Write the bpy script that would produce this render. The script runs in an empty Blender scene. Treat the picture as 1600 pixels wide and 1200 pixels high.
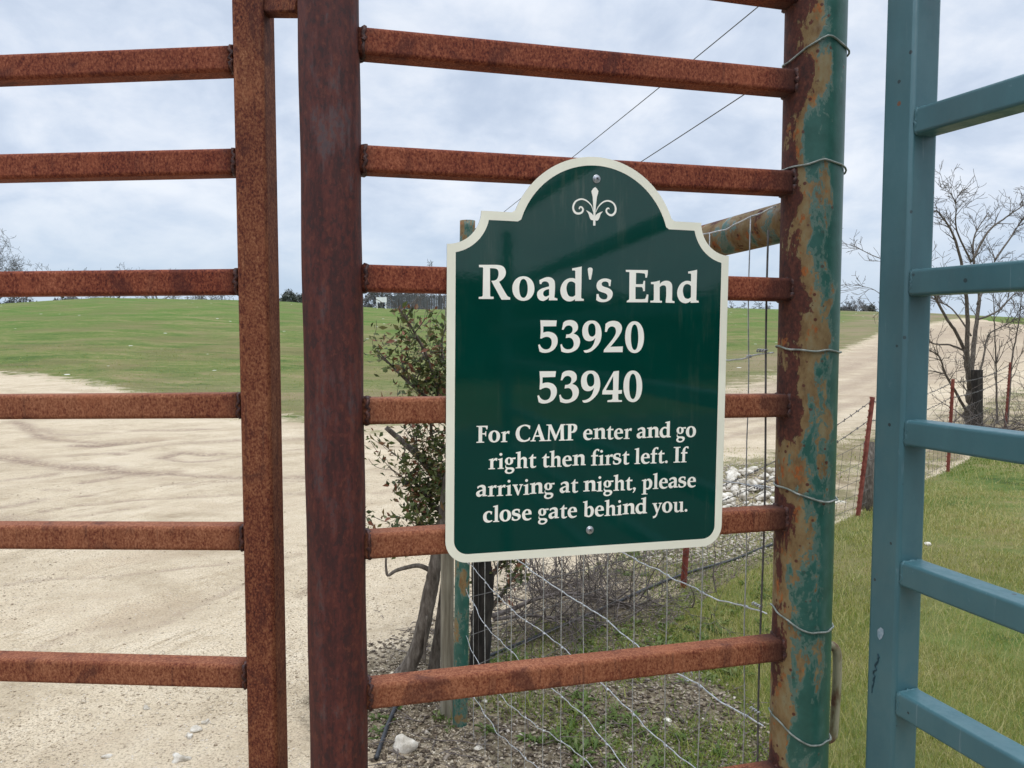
import bpy, math, random, re
import numpy as np
from mathutils import Vector, Matrix

random.seed(7)
rng = np.random.default_rng(11)
SC = bpy.context.scene
COL = SC.collection
R = math.radians

# ------------------------------------------------------------------ camera, sky, sun, exposure
EYE = 1.5
PITCH = 0.0616
FPX = 1202.0
cam = bpy.data.cameras.new('camera')
cam.sensor_fit = 'HORIZONTAL'
cam.sensor_width = 36.0
cam.lens = FPX / 1600 * 36.0
cam.clip_start = 0.02
cam.clip_end = 3000
cam_o = bpy.data.objects.new('camera', cam)
cam_o.location = (0, 0, EYE)
cam_o.rotation_euler = (math.pi / 2 - PITCH, 0, 0)
COL.objects.link(cam_o)
SC.camera = cam_o
SC.render.engine = 'CYCLES'
SC.cycles.use_denoising = True
SC.cycles.max_bounces = 6
SC.view_settings.view_transform = 'Standard'
SC.view_settings.look = 'None'
SC.view_settings.gamma = 1
SC.view_settings.exposure = 0.12

SUN_EL, SUN_AZ = R(64), R(170)      # behind the photographer, a little to the left


def N(nt, typ, **kw):
    n = nt.nodes.new(typ)
    for k, v in kw.items():
        if k == 'inp':
            for a, b in v.items():
                n.inputs[a].default_value = b
        else:
            setattr(n, k, v)
    return n


def link(nt, a, b):
    nt.links.new(a, b)


def ramp(nt, fac, stops, interp='LINEAR'):
    r = N(nt, 'ShaderNodeValToRGB')
    r.color_ramp.interpolation = interp
    e = r.color_ramp.elements
    while len(e) < len(stops):
        e.new(0.5)
    for el, (p, c) in zip(e, stops):
        el.position = p
        el.color = (*c, 1) if len(c) == 3 else c
    link(nt, fac, r.inputs[0])
    return r.outputs[0]


def math_n(nt, op, a, b=None, c=None, clamp=False):
    m = N(nt, 'ShaderNodeMath', operation=op)
    m.use_clamp = clamp
    for i, v in enumerate((a, b, c)):
        if v is None:
            continue
        if isinstance(v, (int, float)):
            m.inputs[i].default_value = v
        else:
            link(nt, v, m.inputs[i])
    return m.outputs[0]


def maprange(nt, v, a, b, c=0.0, d=1.0, smooth=True):
    m = N(nt, 'ShaderNodeMapRange')
    m.interpolation_type = 'SMOOTHSTEP' if smooth else 'LINEAR'
    link(nt, v, m.inputs[0])
    for i, x in enumerate((a, b, c, d)):
        m.inputs[1 + i].default_value = x
    return m.outputs[0]


def mix(nt, f, a, b, blend='MIX'):
    m = N(nt, 'ShaderNodeMix', data_type='RGBA', blend_type=blend)
    for i, v in ((0, f), (6, a), (7, b)):
        if isinstance(v, (int, float)):
            m.inputs[i].default_value = v
        elif isinstance(v, tuple):
            m.inputs[i].default_value = (*v, 1) if len(v) == 3 else v
        else:
            link(nt, v, m.inputs[i])
    return m.outputs[2]


def vmul(nt, v, s):
    m = N(nt, 'ShaderNodeVectorMath', operation='MULTIPLY')
    link(nt, v, m.inputs[0])
    m.inputs[1].default_value = s
    return m.outputs[0]


def noise(nt, vec, scale, detail=4, rough=0.55, dist=0.0):
    n = N(nt, 'ShaderNodeTexNoise', inp={'Scale': scale, 'Detail': detail, 'Roughness': rough, 'Distortion': dist})
    if vec is not None:
        link(nt, vec, n.inputs['Vector'])
    return n.outputs[0]


def build_world():
    w = bpy.data.worlds.new('World')
    SC.world = w
    w.use_nodes = True
    nt = w.node_tree
    nt.nodes.clear()
    out = N(nt, 'ShaderNodeOutputWorld')
    bg = N(nt, 'ShaderNodeBackground', inp={'Strength': 0.1})
    link(nt, bg.outputs[0], out.inputs[0])
    tc = N(nt, 'ShaderNodeTexCoord')
    D = tc.outputs['Generated']
    sep = N(nt, 'ShaderNodeSeparateXYZ')
    link(nt, D, sep.inputs[0])
    z = sep.outputs[2]
    zc = math_n(nt, 'ADD', math_n(nt, 'MAXIMUM', z, 0.0), 0.42)
    px = math_n(nt, 'DIVIDE', sep.outputs[0], zc)
    py = math_n(nt, 'DIVIDE', sep.outputs[1], zc)
    cv = N(nt, 'ShaderNodeCombineXYZ')
    link(nt, px, cv.inputs[0])
    link(nt, py, cv.inputs[1])
    n1 = noise(nt, cv.outputs[0], 4.2, 9, 0.58, 0.3)
    n2 = noise(nt, vmul(nt, cv.outputs[0], (1, 1, 1)), 1.5, 4, 0.5)
    n3 = noise(nt, cv.outputs[0], 11.0, 5, 0.55, 0.4)
    m = math_n(nt, 'ADD', math_n(nt, 'MULTIPLY', n1, 0.55), math_n(nt, 'MULTIPLY', n2, 0.3))
    m = math_n(nt, 'ADD', m, math_n(nt, 'MULTIPLY', n3, 0.15))
    k = maprange(nt, m, 0.33, 0.65)
    cloud = ramp(nt, k, [(0.0, (0.52, 0.61, 0.76)), (0.42, (0.66, 0.74, 0.87)), (1.0, (0.88, 0.92, 0.99))])
    hz = maprange(nt, z, 0.03, 0.2)
    low = mix(nt, math_n(nt, 'MULTIPLY', k, 0.55), (0.50, 0.62, 0.78), (0.70, 0.78, 0.88))
    cloud = mix(nt, hz, low, cloud)
    sky = N(nt, 'ShaderNodeTexSky', sky_type='NISHITA')
    sky.sun_disc = False
    sky.sun_elevation = SUN_EL
    sky.sun_rotation = SUN_AZ
    # an overcast sky is brighter overhead than near the horizon
    boost = maprange(nt, z, 0.36, 0.90, 10.0, 30.0)
    bc = N(nt, 'ShaderNodeVectorMath', operation='SCALE')
    link(nt, cloud, bc.inputs[0])
    link(nt, boost, bc.inputs[3])
    fin = mix(nt, 0.90, sky.outputs[0], bc.outputs[0])
    link(nt, fin, bg.inputs[0])


build_world()
sl = bpy.data.lights.new('sun', 'SUN')
sl.energy = 0.9
sl.angle = R(28)
sl.color = (1.0, 0.965, 0.91)
so = bpy.data.objects.new('sun', sl)
so.rotation_euler = (R(90) - SUN_EL, 0, math.pi - SUN_AZ)
so.location = (-5, -8, 12)
COL.objects.link(so)


# ------------------------------------------------------------------ helpers: rays, tags, mesh builder
_s, _c = math.sin(PITCH), math.cos(PITCH)


def ray(px, py):
    u, v = (px - 800) / FPX, (600 - py) / FPX
    return np.array([u, _c + v * _s, -_s + v * _c])


def at_y(px, py, Y):
    r = ray(px, py)
    return np.array([0, 0, EYE]) + r * (Y / r[1])


def on_plane(px, py, P0, d):
    """point where the view ray meets the upright plane through P0 (x, y) running along d (x, y)"""
    r = ray(px, py)
    n = np.array([-d[1], d[0]])
    t = (np.array(P0[:2]) @ n) / (r[:2] @ n)
    return np.array([0, 0, EYE]) + r * t


def project(P):
    P = np.asarray(P, float)
    x, y, z = P[..., 0], P[..., 1], P[..., 2] - EYE
    d = y * _c - z * _s
    v = z * _c + y * _s
    d = np.where(np.abs(d) < 1e-6, 1e-6, d)
    return 800 + FPX * x / d, 600 - FPX * v / d, d


def tag(o, label=None, cat=None, group=None, kind=None):
    if label:
        o['label'] = label
    if cat:
        o['category'] = cat
    if group:
        o['group'] = group
    if kind:
        o['kind'] = kind
    return o


def empty(name, loc, label, cat, group=None):
    e = bpy.data.objects.new(name, None)
    e.empty_display_size = 0.1
    e.location = tuple(loc)
    COL.objects.link(e)
    return tag(e, label, cat, group)


def wpos(o):
    p = np.zeros(3)
    while o is not None:
        p += np.array(o.location)
        o = o.parent
    return p


def add_mesh(name, V, F, mat, parent=None, smooth=False, weighted=False, attrs=None, loc=None, mats=None, midx=None):
    """link one mesh; V is in world coordinates"""
    V = np.asarray(V, float).reshape(-1, 3)
    base = wpos(parent) if parent is not None else np.zeros(3)
    off = np.array(loc, float) if loc is not None else np.zeros(3)
    V = V - base - off
    me = bpy.data.meshes.new(name)
    if isinstance(F, np.ndarray):
        nf, k = F.shape
        me.vertices.add(len(V))
        me.vertices.foreach_set('co', V.astype(np.float32).ravel())
        me.loops.add(nf * k)
        me.loops.foreach_set('vertex_index', F.astype(np.int32).ravel())
        me.polygons.add(nf)
        me.polygons.foreach_set('loop_start', np.arange(0, nf * k, k, dtype=np.int32))
        me.polygons.foreach_set('loop_total', np.full(nf, k, dtype=np.int32))
        me.update(calc_edges=True)
    else:
        me.from_pydata([tuple(v) for v in V], [], F)
        me.update()
    if smooth:
        me.polygons.foreach_set('use_smooth', np.ones(len(me.polygons), dtype=bool))
    if mats:
        for m in mats:
            me.materials.append(m)
        if midx is not None:
            me.polygons.foreach_set('material_index', np.asarray(midx, dtype=np.int32))
    elif mat:
        me.materials.append(mat)
    for k, a in (attrs or {}).items():
        a = np.asarray(a, np.float32)
        if a.ndim == 1:
            at = me.attributes.new(k, 'FLOAT', 'POINT')
            at.data.foreach_set('value', a)
        else:
            at = me.attributes.new(k, 'FLOAT_VECTOR', 'POINT')
            at.data.foreach_set('vector', a.ravel())
    o = bpy.data.objects.new(name, me)
    o.location = tuple(off)
    COL.objects.link(o)
    if parent is not None:
        o.parent = parent
    if weighted:
        md = o.modifiers.new('wn', 'WEIGHTED_NORMAL')
        md.keep_sharp = True
    return o


class MB:
    def __init__(self):
        self.v, self.f, self.n = [], [], 0

    def add(self, V, F):
        self.v.append(np.asarray(V, float).reshape(-1, 3))
        self.f += [tuple(i + self.n for i in f) for f in F]
        self.n += len(self.v[-1])

    def verts(self):
        return np.concatenate(self.v)

    def build(self, name, mat, parent=None, **kw):
        return add_mesh(name, self.verts(), self.f, mat, parent, **kw)

    def loft(self, rings, closed=True, cap=True):
        k = len(rings[0])
        F = []
        for i in range(len(rings) - 1):
            for j in range(k if closed else k - 1):
                a, b = i * k + j, i * k + (j + 1) % k
                F.append((a, b, b + k, a + k))
        if cap:
            F.append(tuple(range(k - 1, -1, -1)))
            F.append(tuple((len(rings) - 1) * k + j for j in range(k)))
        self.add(np.concatenate([np.asarray(r) for r in rings]), F)

    def tube(self, pts, rad, seg=8, cap=True, jitter=0.0):
        pts = np.asarray(pts, float)
        n = len(pts)
        rad = np.broadcast_to(np.asarray(rad, float), (n,)) if np.ndim(rad) < 1 or len(np.atleast_1d(rad)) == 1 else np.asarray(rad, float)
        tan = np.gradient(pts, axis=0)
        tan /= np.linalg.norm(tan, axis=1)[:, None] + 1e-12
        up = np.array([0, 0, 1.0]) if abs(tan[0][2]) < 0.9 else np.array([0, 1.0, 0])
        u = np.cross(up, tan[0]); u /= np.linalg.norm(u)
        rings = []
        ang = np.arange(seg) * 2 * np.pi / seg
        for i in range(n):
            u = u - tan[i] * (u @ tan[i]); u /= np.linalg.norm(u) + 1e-12
            w = np.cross(tan[i], u)
            rr = rad[i] * (1 + jitter * rng.uniform(-1, 1, seg))
            rings.append(pts[i] + (np.cos(ang) * rr)[:, None] * u + (np.sin(ang) * rr)[:, None] * w)
        self.loft(rings, cap=cap)

    def box(self, c, s, rot=None):
        c = np.asarray(c, float); h = np.asarray(s, float) / 2
        V = np.array([[x, y, z] for x in (-1, 1) for y in (-1, 1) for z in (-1, 1)]) * h
        if rot is not None:
            V = V @ np.asarray(rot).T
        self.add(V + c, [(0, 1, 3, 2), (4, 6, 7, 5), (0, 4, 5, 1), (2, 3, 7, 6), (0, 2, 6, 4), (1, 5, 7, 3)])

    def square_tube(self, p0, p1, side, w, h, rad=0.006, seg=4, n=2):
        """rolled square tube between p0 and p1; side = direction of its width w, h across that"""
        p0, p1 = np.asarray(p0, float), np.asarray(p1, float)
        t = p1 - p0; t /= np.linalg.norm(t)
        side = np.asarray(side, float)
        side = side - t * (side @ t); side /= np.linalg.norm(side)
        up = np.cross(t, side)
        prof = []
        for sx, sy, a0 in ((1, 1, 0), (-1, 1, 90), (-1, -1, 180), (1, -1, 270)):
            for k in range(seg + 1):
                a = R(a0 + 90 * k / seg)
                prof.append(((w / 2 - rad) * sx + rad * math.cos(a), (h / 2 - rad) * sy + rad * math.sin(a)))
        rings = []
        for i in range(n):
            c = p0 + (p1 - p0) * i / (n - 1)
            rings.append([c + side * a + up * b for a, b in prof])
        self.loft(rings)


def smoothpath(pts, n=8):
    """Catmull-Rom through pts"""
    P = [np.asarray(p, float) for p in pts]
    P = [2 * P[0] - P[1]] + P + [2 * P[-1] - P[-2]]
    out = []
    for i in range(1, len(P) - 2):
        for k in range(n):
            t = k / n
            a, b, c, d = P[i - 1:i + 3]
            out.append(0.5 * (2 * b + (c - a) * t + (2 * a - 5 * b + 4 * c - d) * t * t + (3 * b - a - 3 * c + d) * t ** 3))
    out.append(P[-2])
    return np.array(out)


def vnoise(x, y, seed=0):
    """cheap 2-D value noise, numpy"""
    xi, yi = np.floor(x).astype(np.int64), np.floor(y).astype(np.int64)
    xf, yf = x - xi, y - yi
    xf = xf * xf * (3 - 2 * xf); yf = yf * yf * (3 - 2 * yf)

    def h(a, b):
        q = (a * 374761393 + b * 668265263 + seed * 1442695041) & 0x7fffffff
        q = ((q ^ (q >> 13)) * 1274126177) & 0x7fffffff
        return ((q ^ (q >> 16)) & 0xffff) / 65535.0
    return (h(xi, yi) * (1 - xf) + h(xi + 1, yi) * xf) * (1 - yf) + (h(xi, yi + 1) * (1 - xf) + h(xi + 1, yi + 1) * xf) * yf - 0.5


def fbm(x, y, oct=4, seed=0):
    s, a = 0, 1
    for i in range(oct):
        s = s + a * vnoise(x * 2 ** i + 17.3 * i, y * 2 ** i - 9.1 * i, seed + i)
        a *= 0.5
    return s


def sstep(x, a, b):
    t = np.clip((x - a) / (b - a), 0, 1)
    return t * t * (3 - 2 * t)


# ------------------------------------------------------------------ materials (all procedural, mapped by world position in metres)
def new_mat(name, rough=0.7, metal=0.0, spec=0.5):
    m = bpy.data.materials.new(name)
    m.use_nodes = True
    nt = m.node_tree
    b = nt.nodes['Principled BSDF']
    b.inputs['Roughness'].default_value = rough
    b.inputs['Metallic'].default_value = metal
    b.inputs['Specular IOR Level'].default_value = spec
    g = N(nt, 'ShaderNodeNewGeometry')
    return m, nt, b, g.outputs['Position']


def bump(nt, b, h, strength=0.3, dist=0.002):
    n = N(nt, 'ShaderNodeBump', inp={'Strength': strength, 'Distance': dist})
    link(nt, h, n.inputs['Height'])
    link(nt, n.outputs[0], b.inputs['Normal'])


def attr(nt, name):
    return N(nt, 'ShaderNodeAttribute', attribute_name=name)


def mat_rust(name, shift=0.0, red=0.0):
    m, nt, b, P = new_mat(name, 0.82, 0.0, 0.3)
    fine = noise(nt, vmul(nt, P, (1, 1, 0.7)), 340, 2, 0.7)
    mid = noise(nt, vmul(nt, P, (1, 1, 0.4)), 150, 3, 0.6)
    big = noise(nt, P, 9, 4, 0.6)
    t = math_n(nt, 'ADD', math_n(nt, 'MULTIPLY', fine, 0.75), math_n(nt, 'MULTIPLY', mid, 0.25))
    t = math_n(nt, 'ADD', t, math_n(nt, 'MULTIPLY', big, 0.30))
    t = math_n(nt, 'ADD', t, -0.15 + shift)
    c = ramp(nt, t, [(0.28, (0.026, 0.007, 0.005)), (0.39, (0.090, 0.0185, 0.0085)), (0.49, (0.155, 0.043, 0.0180)),
                     (0.58, (0.220, 0.078, 0.033)), (0.70, (0.31, 0.128, 0.062))])
    # worn dark patches and scale
    pt = noise(nt, vmul(nt, P, (1, 1, 0.6)), 15, 7, 0.68, 0.6)
    c = mix(nt, maprange(nt, pt, 0.53, 0.66, 0, 0.68), c, (0.052, 0.013, 0.009))
    c = mix(nt, maprange(nt, pt, 0.44, 0.32, 0, 0.45), c, (0.30, 0.105, 0.045))
    run = noise(nt, vmul(nt, P, (1, 1, 0.05)), 90, 4, 0.6)
    c = mix(nt, maprange(nt, run, 0.60, 0.72, 0, 0.45), c, (0.040, 0.011, 0.009))
    if red:
        c = mix(nt, red, c, mix(nt, 1.0, c, (1.10, 0.70, 0.74), 'MULTIPLY'))
    st = attr(nt, 'stain').outputs['Fac']
    c = mix(nt, math_n(nt, 'MULTIPLY', st, maprange(nt, math_n(nt, 'ADD', mid, st), 0.55, 1.0)), c, (0.030, 0.009, 0.007))
    link(nt, c, b.inputs['Base Color'])
    bump(nt, b, t, 0.55, 0.0012)
    return m


def mat_scale_pipe():
    m, nt, b, P = new_mat('old_rusty_pipe', 0.55, 0.0, 0.45)
    st = noise(nt, vmul(nt, P, (1, 1, 0.16)), 75, 5, 0.65)
    fine = noise(nt, vmul(nt, P, (1, 1, 0.5)), 260, 3, 0.6)
    big = noise(nt, vmul(nt, P, (1, 1, 0.5)), 13, 5, 0.66)
    t = math_n(nt, 'ADD', math_n(nt, 'MULTIPLY', st, 0.5), math_n(nt, 'MULTIPLY', fine, 0.25))
    t = math_n(nt, 'ADD', t, math_n(nt, 'MULTIPLY', big, 0.25))
    c = ramp(nt, t, [(0.30, (0.014, 0.004, 0.003)), (0.44, (0.045, 0.0080, 0.0055)), (0.54, (0.082, 0.0145, 0.0085)), (0.68, (0.15, 0.038, 0.015))])
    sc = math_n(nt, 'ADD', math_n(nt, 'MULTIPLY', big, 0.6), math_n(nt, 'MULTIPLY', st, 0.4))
    mot = noise(nt, vmul(nt, P, (1, 1, 0.6)), 120, 5, 0.7)
    c = mix(nt, maprange(nt, mot, 0.52, 0.62, 0, 0.7), c, (0.020, 0.006, 0.006))
    c = mix(nt, maprange(nt, mot, 0.44, 0.36, 0, 0.6), c, (0.125, 0.030, 0.014))
    scale_sheen = maprange(nt, sc, 0.50, 0.60, 0, 0.72)
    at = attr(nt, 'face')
    scale_sheen = math_n(nt, 'MULTIPLY', math_n(nt, 'MULTIPLY', scale_sheen, at.outputs['Fac']), maprange(nt, mot, 0.42, 0.55, 0.35, 1.0))
    c = mix(nt, scale_sheen, c, (0.060, 0.040, 0.042))  # grey mill scale, with its sky sheen painted on the viewer's side
    link(nt, c, b.inputs['Base Color'])
    link(nt, maprange(nt, scale_sheen, 0, 1, 0.72, 0.42), b.inputs['Roughness'])
    bump(nt, b, t, 0.45, 0.0015)
    return m


def mat_peeling_green(name='peeling_green_paint'):
    """green paint over tan primer over rust; attribute 'wear' says where it has gone"""
    m, nt, b, P = new_mat(name, 0.5, 0.0, 0.4)
    w = attr(nt, 'wear').outputs['Fac']
    warp = vmul(nt, P, (1, 1, 0.42))
    a = noise(nt, warp, 26, 7, 0.62, 0.5)
    a2 = noise(nt, P, 9, 3, 0.5)
    f = noise(nt, vmul(nt, P, (1, 1, 0.7)), 150, 5, 0.65)
    t = math_n(nt, 'ADD', w, math_n(nt, 'MULTIPLY', math_n(nt, 'SUBTRACT', a, 0.5), 3.0))
    t = math_n(nt, 'ADD', t, math_n(nt, 'MULTIPLY', math_n(nt, 'SUBTRACT', a2, 0.5), 0.8))
    t = math_n(nt, 'ADD', t, math_n(nt, 'MULTIPLY', math_n(nt, 'SUBTRACT', f, 0.5), 0.9))
    paint = ramp(nt, noise(nt, P, 30, 4, 0.6), [(0.3, (0.012, 0.066, 0.048)), (0.55, (0.022, 0.092, 0.070)), (0.75, (0.045, 0.12, 0.10))])
    prim = ramp(nt, noise(nt, vmul(nt, P, (1, 1, 0.5)), 60, 5, 0.65), [(0.3, (0.115, 0.062, 0.022)), (0.52, (0.19, 0.125, 0.052)), (0.72, (0.20, 0.17, 0.09))])
    orange = ramp(nt, f, [(0.35, (0.17, 0.045, 0.010)), (0.6, (0.30, 0.095, 0.020))])
    rust = ramp(nt, f, [(0.3, (0.022, 0.008, 0.006)), (0.52, (0.065, 0.017, 0.010)), (0.72, (0.12, 0.036, 0.018))])
    chalk = mix(nt, noise(nt, P, 70, 4, 0.6), (0.05, 0.115, 0.095), (0.11, 0.155, 0.115))
    c = mix(nt, maprange(nt, t, 0.10, 0.24), paint, chalk)
    c = mix(nt, maprange(nt, t, 0.34, 0.41), c, prim)
    og = noise(nt, vmul(nt, P, (1, 1, 0.6)), 45, 5, 0.65)
    osel = math_n(nt, 'MULTIPLY', maprange(nt, og, 0.56, 0.63), maprange(nt, t, 0.48, 0.64))
    c = mix(nt, osel, c, orange)
    c = mix(nt, maprange(nt, t, 0.86, 1.0), c, rust)
    # small bubbles and chips
    v = N(nt, 'ShaderNodeTexVoronoi', inp={'Scale': 55.0, 'Randomness': 1.0})
    link(nt, P, v.inputs['Vector'])
    chip = math_n(nt, 'MULTIPLY', maprange(nt, v.outputs['Distance'], 0.19, 0.12), maprange(nt, t, 0.0, 0.3))
    c = mix(nt, chip, c, (0.075, 0.022, 0.010))
    link(nt, c, b.inputs['Base Color'])
    link(nt, maprange(nt, t, 0.3, 0.7, 0.38, 0.85), b.inputs['Roughness'])
    hh = math_n(nt, 'SUBTRACT', math_n(nt, 'MULTIPLY', f, 0.5), maprange(nt, t, 0.30, 0.36))
    bump(nt, b, hh, 0.5, 0.0012)
    return m


def mat_blue():
    m, nt, b, P = new_mat('blue_gate_paint', 0.42, 0.0, 0.45)
    n = noise(nt, vmul(nt, P, (1, 1, 0.4)), 14, 5, 0.6)
    c = ramp(nt, n, [(0.3, (0.042, 0.116, 0.132)), (0.7, (0.058, 0.144, 0.159))])
    dirt = noise(nt, P, 45, 6, 0.7)
    c = mix(nt, maprange(nt, dirt, 0.62, 0.72, 0, 0.35), c, (0.15, 0.22, 0.25))
    v = N(nt, 'ShaderNodeTexVoronoi', inp={'Scale': 11.0})
    link(nt, P, v.inputs['Vector'])
    v2 = N(nt, 'ShaderNodeTexVoronoi', inp={'Scale': 24.0})
    link(nt, P, v2.inputs['Vector'])
    c = mix(nt, maprange(nt, math_n(nt, 'ADD', v2.outputs['Distance'], math_n(nt, 'MULTIPLY', dirt, 0.12)), 0.135, 0.125), c, (0.016, 0.030, 0.034))
    chip = maprange(nt, math_n(nt, 'ADD', v.outputs['Distance'], math_n(nt, 'MULTIPLY', dirt, 0.05)), 0.075, 0.062)
    c = mix(nt, chip, c, (0.16, 0.07, 0.035))
    scr = noise(nt, vmul(nt, P, (1, 1, 0.05)), 160, 3, 0.6)
    c = mix(nt, maprange(nt, scr, 0.66, 0.74, 0, 0.30), c, (0.20, 0.27, 0.29))
    grime = noise(nt, vmul(nt, P, (1, 1, 0.3)), 6, 6, 0.65)
    c = mix(nt, maprange(nt, grime, 0.48, 0.70, 0, 0.40), c, (0.045, 0.085, 0.090))
    link(nt, c, b.inputs['Base Color'])
    link(nt, maprange(nt, dirt, 0.4, 0.7, 0.38, 0.60), b.inputs['Roughness'])
    bump(nt, b, noise(nt, P, 400, 2, 0.5), 0.08, 0.0005)
    return m


def mat_sign(name, col, rough=0.16, coat=0.4):
    m, nt, b, P = new_mat(name, rough, 0.0, 0.5)
    b.inputs['Base Color'].default_value = (*col, 1)
    n = noise(nt, P, 120, 3, 0.6)
    c = mix(nt, maprange(nt, noise(nt, P, 14, 3, 0.5), 0.4, 0.7, 0, 0.25), (*col, 1), tuple(x * 1.35 for x in col))
    dust = noise(nt, vmul(nt, P, (1, 1, 0.10)), 55, 6, 0.7)
    dust2 = noise(nt, P, 7, 4, 0.6)
    dk = math_n(nt, 'MULTIPLY', maprange(nt, dust, 0.5, 0.8), maprange(nt, dust2, 0.4, 0.7))
    c = mix(nt, math_n(nt, 'MULTIPLY', dk, 0.16), c, (0.30, 0.27, 0.20))
    link(nt, c, b.inputs['Base Color'])
    bump(nt, b, n, 0.05, 0.0006)
    return m


def mat_simple(name, cols, scale, rough=0.7, metal=0.0, stretch=(1, 1, 1), bmp=0.3, detail=5, dist=0.002, rng_=(0.32, 0.68)):
    m, nt, b, P = new_mat(name, rough, metal, 0.4)
    n = noise(nt, vmul(nt, P, stretch), scale, detail, 0.62)
    k = len(cols)
    c = ramp(nt, n, [(rng_[0] + (rng_[1] - rng_[0]) * i / max(1, k - 1), cc) for i, cc in enumerate(cols)])
    link(nt, c, b.inputs['Base Color'])
    if bmp:
        bump(nt, b, n, bmp, dist)
    return m


def mat_leafy(name, stops, rough=0.55, trans=0.25, attrname='tint'):
    m = bpy.data.materials.new(name)
    m.use_nodes = True
    nt = m.node_tree
    b = nt.nodes['Principled BSDF']
    b.inputs['Roughness'].default_value = rough
    b.inputs['Specular IOR Level'].default_value = 0.3
    a = attr(nt, attrname).outputs['Fac']
    c = ramp(nt, a, stops)
    link(nt, c, b.inputs['Base Color'])
    t = N(nt, 'ShaderNodeBsdfTranslucent')
    link(nt, c, t.inputs[0])
    mx = N(nt, 'ShaderNodeMixShader', inp={0: trans})
    out = nt.nodes['Material Output']
    link(nt, b.outputs[0], mx.inputs[1])
    link(nt, t.outputs[0], mx.inputs[2])
    link(nt, mx.outputs[0], out.inputs[0])
    return m


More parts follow.
